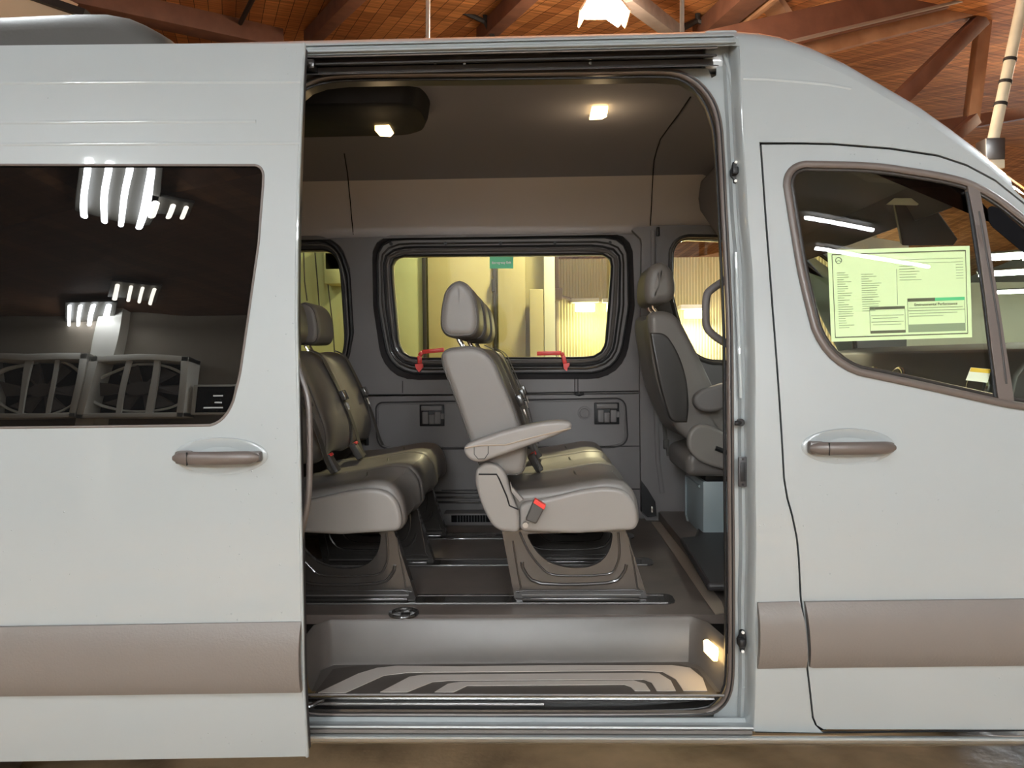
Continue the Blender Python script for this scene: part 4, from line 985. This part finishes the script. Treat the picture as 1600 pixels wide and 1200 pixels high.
# ---- cab interior
db = MB(); dpr = [(1.32, .64), (1.30, 1.05), (1.36, 1.22), (1.40, 1.40), (1.46, 1.475), (1.62, 1.50), (1.95, 1.48), (2.15, 1.38), (2.15, .64)]
db.loft([[Vector((x, y, z)) for x, z in dpr] for y in (.16, .2, 1.76, 1.80)]); dash = db.build('dashboard', M['trim2'], van, bevel=.01)
for y in (.32, .86, 1.08, 1.62):
    c = Vector((1.385, y, 1.36)); ax = Vector((-1, 0, .22)); a_ = Vector((.22, 0, 1)).normalized(); b_ = Vector((0, 1, 0))
    MB().tube([c+a_*math.cos(t)*.052+b_*math.sin(t)*.052 for t in [k*math.pi/12 for k in range(24)]], .007, closed=True, n=8).build('vent_ring', M['chrome'], dash)
    MB().disc(c, .045, ax, .02, 24).build('vent_disc', M['black'], dash)
c = Vector((1.18, 1.42, 1.32)); ax = Vector((-.55, 0, .83)).normalized(); a_ = Vector((.83, 0, .55)).normalized(); b_ = Vector((0, 1, 0))
s = MB().tube([c+a_*math.cos(t)*.19+b_*math.sin(t)*.19 for t in [k*math.pi/16 for k in range(32)]], .014, closed=True, n=10)
s.disc(c+ax*-.02, .06, ax, .04, 20)
for t in (0, math.pi/2, -math.pi/2): s.bar(c, c+(a_*math.cos(t+math.pi)+b_*math.sin(t+math.pi))*.185, .03, .012)
s.tube([c, c+Vector((.25, 0, -.16))], .03, n=10); s.build('steering_wheel', M['black'], van)
# overhead shelf, visor, mirror
sh_ = [(.80, roofz(.8)-.12), (.82, 2.18), (.90, 2.06), (1.02, 1.99), (1.15, 1.98), (1.26, 2.02), (1.34, roofz(1.34)-.10), (1.1, roofz(1.1)-.12)]
MB().loft([[Vector((x, y, z)) for x, z in sh_] for y in (.26, .32, 1.64, 1.70)]).build('overhead_shelf', M['liner'], van, bevel=.015)
vs = [PY(1398, 318, .55), PY(1443, 298, .55), PY(1497, 374, .7), PY(1490, 384, .72), PY(1410, 384, .72)]
v_ = MB().loft([vs, [p+Vector((.0, .02, .012)) for p in vs]]).build('sun_visor', M['trim2'], van, bevel=.004)
lb = [PY(1398, 310, .5), PY(1447, 310, .5), PY(1433, 321, .5), PY(1385, 320, .5)]
MB().loft([lb, [p+Vector((0, .002, .002)) for p in lb]]).build('visor_label', M['white'], v_)
# roof air unit
ac = [(-700, 60), (-700, 36), (0, 25), (120, 19.5), (165, 19.5), (200, 26), (226, 37), (246, 48), (262, 58), (280, 75)]
f = [PY(x, y, .62) for x, y in ac]; f[0].z -= .12; f[-1].z -= .08
pr = [(p.x, p.z) for p in f]
MB().slab(pr, .58, 1.38, rnd=.07, ns=6).build('roof_air_unit', M['aircon'], van, ang=45)

# ================================================================== SEATS
def prof(px, Y): return [(lambda p: (p.x, p.z))(PY(x, y, Y)) for x, y in px]
YN = .42; WS = .415
def make_bench(loc):
    r = empty('bench_seat', loc, 'charcoal leather three-seat bench with raised armrest side nearest the open doorway', 'bench seat', 'leather bench seats')
    back = prof(rp([(687, 566, 14), (690, 545, 14), (742, 538, 16), (770, 556, 16), (806, 640, 30), (826, 700, 20), (818, 745, 12), (752, 742, 10), (733, 690, 30), (705, 610, 30)]), YN)
    cush = prof(rp([(772, 826, 16), (775, 770, 16), (850, 766, 20), (915, 755, 20), (960, 747, 24), (990, 760, 28), (1001, 800, 20), (998, 830, 16), (900, 833, 20)]), YN)
    head = prof(rp([(688, 527, 20), (687, 480, 22), (700, 438, 22), (734, 438, 24), (749, 480, 22), (748, 525, 20), (722, 528, 20)]), YN+.07)
    face = prof([(745, 545), (770, 556), (806, 640), (822, 690)], YN)
    for k in range(3):
        y0 = YN+k*WS; y1 = y0+WS-.004
        b = MB().slab(back, y0, y1, rnd=.022, mid=[(.16, .0), (.24, .012), (.5, .016), (.76, .012), (.84, 0)], ns=4).build('backrest', M['leather'], r, ang=50)
        s = MB()
        s.tube([Vector((x, y0+.0055, z)) for x, z in inset(back, .0055)], .0022, closed=True, n=5)
        s.build('backrest_piping', M['piping'], b)
        c = MB().slab(cush, y0, y1, rnd=.024, mid=[(.15, 0), (.22, .014), (.5, .010), (.78, .014), (.85, 0)], ns=4).build('seat_cushion', M['leather'], r, ang=50)
        s = MB(); c3 = inset(cush, .004)
        top = [p for p in cush if p[1] > max(q[1] for q in cush)-.09]
        xm = [prof([(x, y)], YN)[0] for x, y in ((905, 757), (913, 757))]
        s.tube([Vector((xm[0][0], y0+.07, xm[0][1]-.006)), Vector((xm[0][0]+.006, y0+.11, xm[0][1]-.0145)), Vector((xm[0][0]+.012, (y0+y1)/2, xm[0][1]-.011)), Vector((xm[0][0]+.006, y1-.11, xm[0][1]-.0145)), Vector((xm[0][0], y1-.07, xm[0][1]-.006))], .0035, n=6)
        s.build('cushion_seam', M['piping'], c)
        yc = (y0+y1)/2; h0 = yc-.135; h1 = yc+.135
        if k == 0: h0, h1 = YN+.06, YN+.33
        h = MB().slab(head, h0, h1, rnd=.026, ns=6).build('headrest', M['leather'], r, ang=60)
        s = MB()
        s.tube([Vector((x, h0+.0076, z)) for x, z in inset(head, .0078)], .002, closed=True, n=5)
        s.build('headrest_piping', M['piping'], h)
        p0 = prof([(716, 526)], YN+.07)[0]; p1 = prof([(727, 550)], YN+.07)[0]
        for yy in (h0+.04, h0+.115):
            MB().tube(smooth([Vector((p0[0]-.01, yy, p0[1]+.02)), Vector((p0[0]-.004, yy, p0[1]-.008)), Vector((p1[0]-.01, yy, p1[1]+.012)), Vector((p1[0], yy, p1[1]-.03))], 3), .0058, n=8).build('headrest_post', M['chrome'], h)
        # belt down the front of the back
        yb = y0+(.17 if k == 0 else .30); off = .014
        pts = [prof([(x, y)], YN)[0] for x, y in ((745, 540), (764, 552), (780, 586), (800, 634), (818, 686), (832, 742), (838, 762))]
        path = [Vector((x+off, yb+.16*(i/6), z+off*.3)) for i, (x, z) in enumerate(pts)]
        s = MB().ribbon(smooth(path, 3), (0, .046, 0), .003); bl_ = s.build('seat_belt', M['belt'], r)
        q = path[3]; MB().box(q+Vector((.008, 0, 0)), (.022, .06, .045), Matrix.Rotation(math.radians(-24), 3, 'Y'), bevel=.004).build('belt_tongue', M['blackmetal'], bl_)
        s = MB()
        for d_ in (-.010, .010): s.bar(q+Vector((.022, d_, -.032)), q+Vector((.032, d_, -.062)), .006, .004)
        s.build('tongue_plate', M['chrome'], bl_)
        if k < 2:
            q = Vector((pts[5][0]+.01, y1-.03, pts[5][1]-.01)); bk = MB().box(q, (.03, .05, .075), Matrix.Rotation(math.radians(-30), 3, 'Y'), bevel=.006).build('belt_buckle', M['belt'], r)
            MB().box(q+Vector((-.014, 0, .034))+Vector((.008, 0, 0)), (.02, .03, .012), Matrix.Rotation(math.radians(-30), 3, 'Y'), bevel=.002).build('buckle_button', M['red'], bk)
    # recliner cover at the near end
    cv = prof(rp([(741, 745, 14), (748, 724, 14), (772, 721, 16), (790, 735, 12), (800, 772, 14), (812, 800, 8), (812, 831, 8), (775, 829, 14), (752, 790, 20)]), .40)
    c = MB().slab(cv, .385, .425, rnd=.010, ns=3).build('recliner_cover', M['shell'], r)
    gr = prof([(748, 741), (776, 741), (780, 748), (792, 776), (796, 790), (810, 796)], .385); s = MB().tube([Vector((x, .385, z)) for x, z in gr], .0028, n=6); s.build('cover_groove', M['black'], c)
    lv = prof([(797, 752), (800, 760), (818, 780), (812, 784), (799, 768)], .375); MB().loft([[Vector((x, .365, z)) for x, z in lv], [Vector((x, .39, z)) for x, z in lv]]).build('recline_lever', M['shell'], c, bevel=.002)
    # side shield over the cushion end
    sd_ = prof(rp([(812, 830, 8), (812, 786, 10), (860, 778, 20), (915, 764, 20), (962, 760, 20), (988, 774, 24), (998, 802, 16), (996, 828, 10), (900, 834, 6)]), .40)
    MB().slab(sd_, .398, .43, rnd=.012, ns=4).build('side_shield', M['shell'], r)
    # armrest
    ar = prof(rp([(724, 702, 6), (730, 692, 10), (800, 668, 30), (860, 656, 20), (892, 657, 8), (894, 669, 6), (850, 687, 30), (790, 708, 20), (748, 723, 10), (732, 716, 6)]), .36)
    a = MB().slab(ar, .335, .395, rnd=.012, ns=4).build('armrest', M['shell'], r)
    ln = prof([(727, 700), (748, 696), (790, 695), (830, 684), (892, 669)], .335); MB().tube([Vector((x, .334, z)) for x, z in ln], .0026, n=6).build('armrest_trim_line', M['strip'], a)
    ln = prof([(741, 697), (741, 710), (747, 717), (757, 717), (763, 708), (763, 696)], .335); MB().tube([Vector((x, .335, z)) for x, z in ln], .0014, n=5).build('armrest_end_cap_line', M['black'], a)
    # loose buckle hung on the near side, bolt
    bk = prof([(821, 811), (835, 779), (852, 790), (838, 817)], .37); b = MB().loft([[Vector((x, .352, z)) for x, z in bk], [Vector((x, .382, z)) for x, z in bk]]).build('side_buckle', M['belt'], r, bevel=.004)
    bk = prof([(833, 784), (836, 778), (853, 788), (850, 795)], .37); MB().loft([[Vector((x, .350, z)) for x, z in bk], [Vector((x, .38, z)) for x, z in bk]]).build('buckle_button', M['red'], b, bevel=.002)
    x, z = prof([(821, 821)], .38)[0]; MB().disc((x, .392, z), .0095, (0, 1, 0), .02, 18).build('pivot_bolt', M['steel'], r)
    # pressed steel legs
    ou = prof(rp([(785, 828), (976, 826), (1012, 938, 4), (806, 940, 4)]), .45); ho = prof(rp([(822, 834, 6), (958, 831, 6), (953, 868, 22), (925, 887, 14), (872, 888, 26), (838, 866, 26)]), .45)
    b1 = prof([(812, 832), (826, 862), (845, 886), (868, 899), (946, 898), (963, 885), (968, 862), (966, 832)], .448)
    b2 = prof([(816, 878), (819, 892), (846, 912), (950, 911), (974, 896), (979, 882)], .448)
    b3 = prof([(801, 845), (814, 920), (820, 923), (990, 922), (996, 918), (982, 838)], .448)
    for yl in (.45, .92, 1.385):
        dy = yl-.45
        fn = lambda z, y_=yl: y_
        lg = panel('leg', ou, [ho], fn, 0, th=.006, mat=M['blackmetal'], parent=r, dz=0, xz=True)
        s = MB()
        for bb, rr in ((b1, .0042), (b2, .006), (b3, .003)): s.tube(smooth([Vector((x, yl, z)) for x, z in bb], 3), rr, n=8)
        s.build('pressed_bead', M['blackmetal'], lg)
        s = MB()
        hoop_ = [Vector((x, yl, z)) for x, z in ho]; s.loft([hoop_, [p+Vector((0, .02, 0)) for p in hoop_]], cap=False); s.build('opening_rim', M['track'], lg)
        xa, za = ou[0]; xb2, zb2 = ou[-1]
        s = MB(); e1 = [Vector((x, yl, z)) for x, z in (ou[0], ou[-1])]; s.ribbon([e1[0]+Vector((0, .02, 0)), e1[1]+Vector((0, .02, 0))], (0, .045, 0), .004)
        e2 = [Vector((x, yl+.02, z)) for x, z in (ou[1], ou[2])]; s.ribbon(e2, (0, .045, 0), .004)
        xf = [p[0] for p in ou]; s.box(((min(xf)+max(xf))/2+.02, yl+.01, ZF+.012), (max(xf)-min(xf)-.09, .045, .012), bevel=.003); s.build('leg_flange', M['blackmetal'], lg)
        s = MB().tube([Vector((-.05, yl-.004, ZF+.026)), Vector((.35, yl-.004, ZF+.026))], .003, n=6); s.build('foot_edge', M['track'], lg)
    xz = [prof([(x, 829)], .45)[0] for x in (790, 975)]
    MB().box(((xz[0][0]+xz[1][0])/2, .42+WS*1.5, xz[0][1]+.012), (xz[1][0]-xz[0][0], WS*3-.06, .03), bevel=.006).build('seat_pan', M['black'], r)
    return r
bench = make_bench((.16, 1.04, ZF))
def copy_tree(o, parent=None):
    c = o.copy(); COL.objects.link(c)
    if parent is not None: c.parent = parent; c.matrix_parent_inverse = o.matrix_parent_inverse.copy()
    for ch in [q for q in list(bpy.data.objects) if q.parent == o]: copy_tree(ch, c)
    return c
b2_ = copy_tree(bench); b2_.location = (.16-.782, 1.04, ZF)
gone = [q for q in bpy.data.objects if q.parent == b2_ and q.name.split('.')[0] in ('armrest', 'side_buckle')]
gone = [t for t in bpy.data.objects if t.parent in gone]+gone
for q in gone: bpy.data.objects.remove(q)
b2_['label'] = 'charcoal leather bench at left, partly hidden behind the slid-open door'
bench['label'] = 'charcoal leather bench in the middle of the doorway with a grey near-side armrest'

# driver seat
def make_driver():
    Y0, Y1 = 1.16, 1.62
    r = empty('driver_seat', (.75, 1.38, ZF), 'charcoal driver seat on a blue-grey metal pedestal at the front of the van', 'seat')
    back = prof(rp([(1012, 500, 10), (1016, 487, 8), (1042, 484, 12), (1062, 496, 16), (1100, 570, 30), (1136, 650, 30), (1148, 700, 16), (1070, 690, 20), (1046, 650, 30), (1024, 590, 30)]), Y0)
    MB().slab(back, Y0, Y1, rnd=.03, mid=[(.15, 0), (.25, .02), (.75, .02), (.85, 0)], ns=5).build('backrest', M['leather'], r, ang=50)
    sidep = prof(rp([(1016, 520), (1040, 520, 10), (1066, 560, 30), (1078, 620, 30), (1074, 660), (1048, 660, 10), (1030, 600, 20)]), Y0-.004)
    MB().slab(sidep, Y0-.008, Y0+.03, rnd=.008).build('side_bolster', M['rubber'], r)
    head = prof(rp([(1008, 462, 14), (1010, 425, 18), (1024, 407, 16), (1048, 408, 18), (1060, 440, 18), (1055, 470, 12), (1015, 477, 10)]), Y0+.05)
    h = MB().slab(head, Y0+.07, Y1-.09, rnd=.04, ns=6).build('headrest', M['leather'], r, ang=60)
    for yy in (Y0+.16, Y0+.28):
        p = [Vector((x, yy, z)) for x, z in prof([(1022, 470), (1024, 480), (1032, 490), (1034, 500)], Y0+.1)]; MB().tube(p, .007, n=8).build('headrest_post', M['chrome'], h)
    cu = prof(rp([(1075, 745, 8), (1070, 710, 14), (1150, 690, 20), (1250, 685, 20), (1270, 715, 20), (1262, 748, 10)]), Y0)
    MB().slab(cu, Y0, Y1, rnd=.03).build('seat_cushion', M['leather'], r, ang=50)
    rc = prof(rp([(1072, 690, 12), (1082, 664, 16), (1105, 662, 14), (1140, 680, 20), (1180, 720, 20), (1150, 738, 20), (1105, 728, 24), (1080, 712, 14)]), Y0-.03)
    c = MB().slab(rc, Y0-.035, Y0+.01, rnd=.012).build('recliner_cover', M['shell'], r)
    x, z = prof([(1118, 700)], Y0-.04)[0]; MB().tube([Vector((x, Y0-.04, z)), Vector((x+.05, Y0-.045, z-.02))], .010, n=8).build('recline_lever', M['black'], c)
    ar = prof(rp([(1080, 625, 8), (1090, 610, 10), (1140, 595, 14), (1200, 590, 10), (1200, 612, 8), (1110, 645, 12), (1088, 640, 8)]), Y0-.05)
    MB().slab(ar, Y0-.08, Y0-.02, rnd=.012).build('armrest', M['trim'], r)
    s = MB()
    a = PY(1098, 752, 1.22); z1 = a.z; x0 = a.x; zb = PY(1098, 833, 1.22).z-.06
    s.box((x0+.22, 1.22+.19, (z1+zb)/2), (.44, .38, z1-zb), bevel=.01); pd = s.build('pedestal', M['boxpaint'], r)
    s = MB().box((x0+.16, 1.215, z1-.12), (.09, .012, .09), bevel=.005); s.build('pedestal_bracket', M['boxpaint'], pd)
    fr_ = [Vector((x0-.003, y, z)) for y, z in ((1.27, z1-.03), (1.57, z1-.03), (1.57, z1-.22), (1.40, z1-.30))]; MB().tube(fr_, .006, n=6).build('pressed_frame', M['boxpaint'], pd)
    MB().box((x0+.22, 1.40, z1+.02), (.42, .36, .05), bevel=.01).build('seat_slide', M['black'], r)
make_driver()
MB().box((.98, 1.25, ZF+.02), (.72, 1.1, .05), bevel=.01).build('cab_floor', M['floor'], van)
f = [PZ(x, y, ZF+.03) for x, y in ((1062, 850), (1085, 848), (1092, 828), (1200, 828), (1240, 925), (1105, 925))]
MB().loft([f, [p+Vector((0, 0, .03)) for p in f]]).build('cab_floor_hump', M['trim2'], van, bevel=.012)

# ================================================================== things behind the camera
f1 = mirrored(180, 300, DOFF, kz=3.85); f2 = mirrored(140, 495, DOFF, kz=3.85)
print('FIX', f1, f2)
fixture(f1, math.radians(-30), 'four-tube ceiling fixture mirrored large in the dark door window', 260, L=1.25, W=.5)
fixture(f2, math.radians(-30), 'four-tube ceiling fixture mirrored small above the fans', 260, L=1.25, W=.5)
f3 = mirrored(256, 325, DOFF, kz=3.85); f4 = mirrored(212, 462, DOFF, kz=3.85)
fixture(f3, math.radians(-30), 'dim ceiling fixture mirrored beside the large one', 0, emat=FIXF, n=3, L=.35, W=.34)
fixture(f4, math.radians(-30), 'dim ceiling fixture mirrored right of the small one', 0, emat=FIXF, n=4, L=.9, W=.55)
for (px, py, lab, L_, n_) in ((1312, 347, 'short warm tube lamp mirrored high in the front door glass', .8, 1), (1366, 401, 'long tube lamp mirrored as a streak across the price sheet', 1.5, 1)):
    g_ = mirrored(px, py, .012, kz=3.85)
    fixture(g_, math.radians(64), lab, 1, L=L_, W=.12, n=n_)
for (x, y, lab) in ((-2.6, .9, 'added unseen ceiling fixture above the rear of the van roof'), (3.8, .9, 'added unseen ceiling fixture beyond the bonnet'), (-1.1, -4.0, 'ceiling fixture behind the camera, near row, towards the rear of the van'), (1.1, -4.0, 'ceiling fixture behind the camera, near row, towards the cab'), (-1.3, -6.6, 'ceiling fixture behind the camera, far row, towards the rear of the van'), (1.5, -6.6, 'ceiling fixture behind the camera, far row, towards the cab')):  # first pair, over the van, added out of view to brighten the hall
    fixture((x, y, 3.85), 0, lab, 1, L=1.25, W=.5)
FIXW = glow('wall_washer_glow', (.9, .95, .97), 150)  # added unseen strips that wash the wall and so fill the van interior
for (x, lab) in ((-1.2, 'added unseen strip lamp over the fans wall, towards the rear of the van'), (0.0, 'added unseen strip lamp in the middle of the wall behind the camera'), (1.2, 'added unseen strip lamp on the wall behind the camera, towards the cab')):
    fixture((x, -6.2, 3.1), math.radians(90), lab, 1, L=1.5, W=.3, n=2, emat=FIXW)
c2 = PD(1780, 60, 9.5); r2 = empty('hanging_lamp', c2, 'added unseen lamp hanging beyond the right edge of the picture', 'light')  # added lamp out of view, brightens the roof boards at right
MB().loft([[c2+Vector((x, y, -.1)) for x, y in ((-.22, -.16), (.22, -.16), (.22, .16), (-.22, .16))], [c2+Vector((x, y, .1)) for x, y in ((-.1, -.08), (.1, -.08), (.1, .08), (-.1, .08))]]).build('reflector', PANM, r2)
MB().tube([c2+Vector((0, 0, .1)), Vector((c2.x, c2.y, deck_z(c2.x, c2.y)))], .008, n=6).build('chain', M['iron'], r2)
point('hanging_lamp_spill', c2+Vector((0, 0, -.3)), 260, (1, .84, .62), .15, r2)
# far down the hall
for x, y, D_, lab in ((1595, 399, 14, 'upper far fixture in the quarter window'), (1572, 426, 17, 'lower far fixture in the quarter window'), (1590, 455, 22, 'smallest far fixture low in the quarter window')):
    fixture(PD(x, y, D_), math.radians(60), 'glowing ceiling fixture far down the hall, '+lab, 0, emat=FIX, L=1.1, W=.6, n=3)
for x, y, D_, lab in ((1700, 440, 23, 'fixture added unseen far down the hall beyond the right edge of the picture'), (1480, 432, 22, 'fixture added over the pale back wall, hidden behind the price sheet'), (1640, 400, 18, 'second added fixture unseen beyond the right edge of the picture')):  # added fixtures that light the back wall
    fixture(PD(x, y, D_), math.radians(60), 'glowing ceiling '+lab, 0, emat=FIX, L=1.1, W=.6, n=3)
fixture(PD(1325, 380, 12), math.radians(80), 'cool glowing fixture far down the hall above the price sheet', 0, emat=glow('cool_tubes', (.45, .95, 1), 8), L=.7, W=.5)
fixture(PD(1340, 345, 9.5), math.radians(85), 'warm glowing fixture far beyond the upper part of the cab window', 0, emat=FIXF, L=1.0, W=.4)
# big fans and screen on the wall behind the camera, mirrored in the door window
def fan(px0, px1, py0, py1, lab):
    a = mirrored(px0, py0, DOFF, ky=-6.95); b = mirrored(px1, py1, DOFF, ky=-6.95)
    x0, x1 = sorted((a.x, b.x)); z0, z1 = sorted((a.z, b.z)); c = Vector(((x0+x1)/2, -6.95, (z0+z1)/2)); wd = x1-x0; ht = z1-z0
    r = empty('box_fan', c+Vector((0, 0, -ht/2)), lab, 'fan', 'large wall fans behind the camera')
    s = MB()
    for dx, dz, sx, sz in ((0, ht/2-.05, wd, .1), (0, -ht/2+.05, wd, .1), (wd/2-.05, 0, .1, ht), (-wd/2+.05, 0, .1, ht)): s.box(c+Vector((dx, 0, dz)), (sx, .35, sz), bevel=.01)
    s.build('frame', M['fanm'], r)
    MB().box(c+Vector((0, -.12, 0)), (wd-.15, .04, ht-.15)).build('back_screen', M['gap'], r)
    s = MB(); R_ = min(wd, ht)*.44
    s.tube([c+Vector((math.cos(t)*R_*1.12, .02, math.sin(t)*R_)) for t in [k*math.pi/20 for k in range(40)]], .025, closed=True, n=8); s.build('fan_ring', M['fanm'], r)
    for k in range(6):
        a_ = k*math.pi/3; s = MB(); d0 = Vector((math.cos(a_), 0, math.sin(a_))); t0 = Vector((-math.sin(a_), 0, math.cos(a_)))
        q = [c+d0*.1-t0*.05, c+d0*R_*.9-t0*.16, c+d0*R_*.93+t0*.12, c+d0*.1+t0*.05]; q[1].y += .05; q[2].y -= .05
        s.loft([q, [p+Vector((0, .01, 0)) for p in q]]).build('blade', M['fanb'], r)
    MB().disc(c, .14, (0, 1, 0), .2, 20).build('motor', M['fanb'], r)
    s = MB()
    for dx in (-wd*.14, wd*.14): s.box(c+Vector((dx, .12, 0)), (.06, .03, ht-.1))
    s.build('motor_bar', M['fanm'], r)
M['fanm'] = mat('pale_fan_frame', (.85, .82, .74), .5); M['fanb'] = mat('fan_blade_metal', (.12, .10, .09), .5)
fan(-6, 143, 558, 652, 'large square wall fan mirrored at the left of the dark window')
fan(160, 289, 560, 654, 'large square wall fan mirrored beside the black screen')
a = mirrored(300, 602, DOFF, ky=-6.9); b = mirrored(363, 650, DOFF, ky=-6.9)
c = (a+b)/2; wd = abs(a.x-b.x); ht = abs(a.z-b.z)
r = empty('wall_screen', c+Vector((0, 0, -ht/2)), 'black screen with small white lines mirrored at the corner of the window', 'screen')
MB().box(c, (wd, .12, ht), bevel=.02).build('housing', M['fanm'], r)
MB().box(c+Vector((.03, .06, 0)), (wd*.85, .02, ht*.85)).build('display', M['gap'], r)
s = MB(); wl = glow('screen_text', (1, 1, .95), 3)
for dz, ww, dx in ((.12, .22, .12), (-.10, .16, .14), (-.27, .42, .04)): s.box(c+Vector((dx*wd, .075, dz*ht)), (ww*wd, .006, .03))
s.build('display_text', wl, r)
structure('trim_2', MB().box(((mirrored(152, 600, DOFF, ky=-6.955)).x, -7.12, 2), (.22, .25, 4)), M['fanm'])
# pale sheet under the roof at top left
pts = [(-120, -30), (52, -12), (112, 17), (100, 40), (-120, 50)]
q = [PD(x, y, 6.4) for x, y in pts]
structure('trim_3', MB().loft([q, [p+Vector((0, .1, .1)) for p in q]]), mat('pale_insulation_sheet', (.62, .46, .30), .7))
a, b = PD(52, -6, 6.35), PD(128, 20, 6.35); a, b = ext(a, b, .5, .1)
o = MB().bar(a, b, .08, .06); tag(o.build('steel_edge', M['iron']), 'black steel edge beside the pale sheet at top left', 'bar')
# parked cars seen through the cab glass: pale van body and dark hatchback far away
def parked(c, L, H, Wd, m, lab, rz=0):
    r = empty('parked_car', Vector((c[0], c[1], 0)), lab, 'car', 'cars parked far down the hall')
    pr = rp([(-L/2, .25, .1), (-L/2, H*.55, .2), (-L*.38, H*.62, .2), (-L*.22, H, .3), (L*.22, H, .3), (L*.36, H*.66, .2), (L/2, H*.55, .3), (L/2, .25, .1)])
    MB().slab([(c[0]+x, z) for x, z in pr], c[1]-Wd/2, c[1]+Wd/2, rnd=.12).build('body', m, r, ang=50)
    gp = rp([(-L*.30, H*.64, .05), (-L*.20, H*.93, .1), (L*.19, H*.93, .1), (L*.31, H*.66, .05)])
    MB().slab([(c[0]+x, z) for x, z in gp], c[1]-Wd/2-.01, c[1]+Wd/2+.01, rnd=.02).build('side_glass', M['privacy'], r)
    for sx in (-.32, .32):
        for sy in (-1, 1): MB().disc((c[0]+L*sx, c[1]+sy*(Wd/2-.1), .32), .32, (0, 1, 0), .2, 24).build('wheel', M['rubber'], r)
PV = mat('pale_car_paint', (.62, .66, .6), .3, coat=1)
parked((9.0, 12.0), 4.6, 1.55, 1.8, PV, 'pale car parked far down the hall behind the quarter window')
parked((4.6, 9.0), 4.4, 1.5, 1.8, mat('dark_car_paint', (.03, .03, .035), .25, coat=1), 'dark car parked beyond the windscreen')
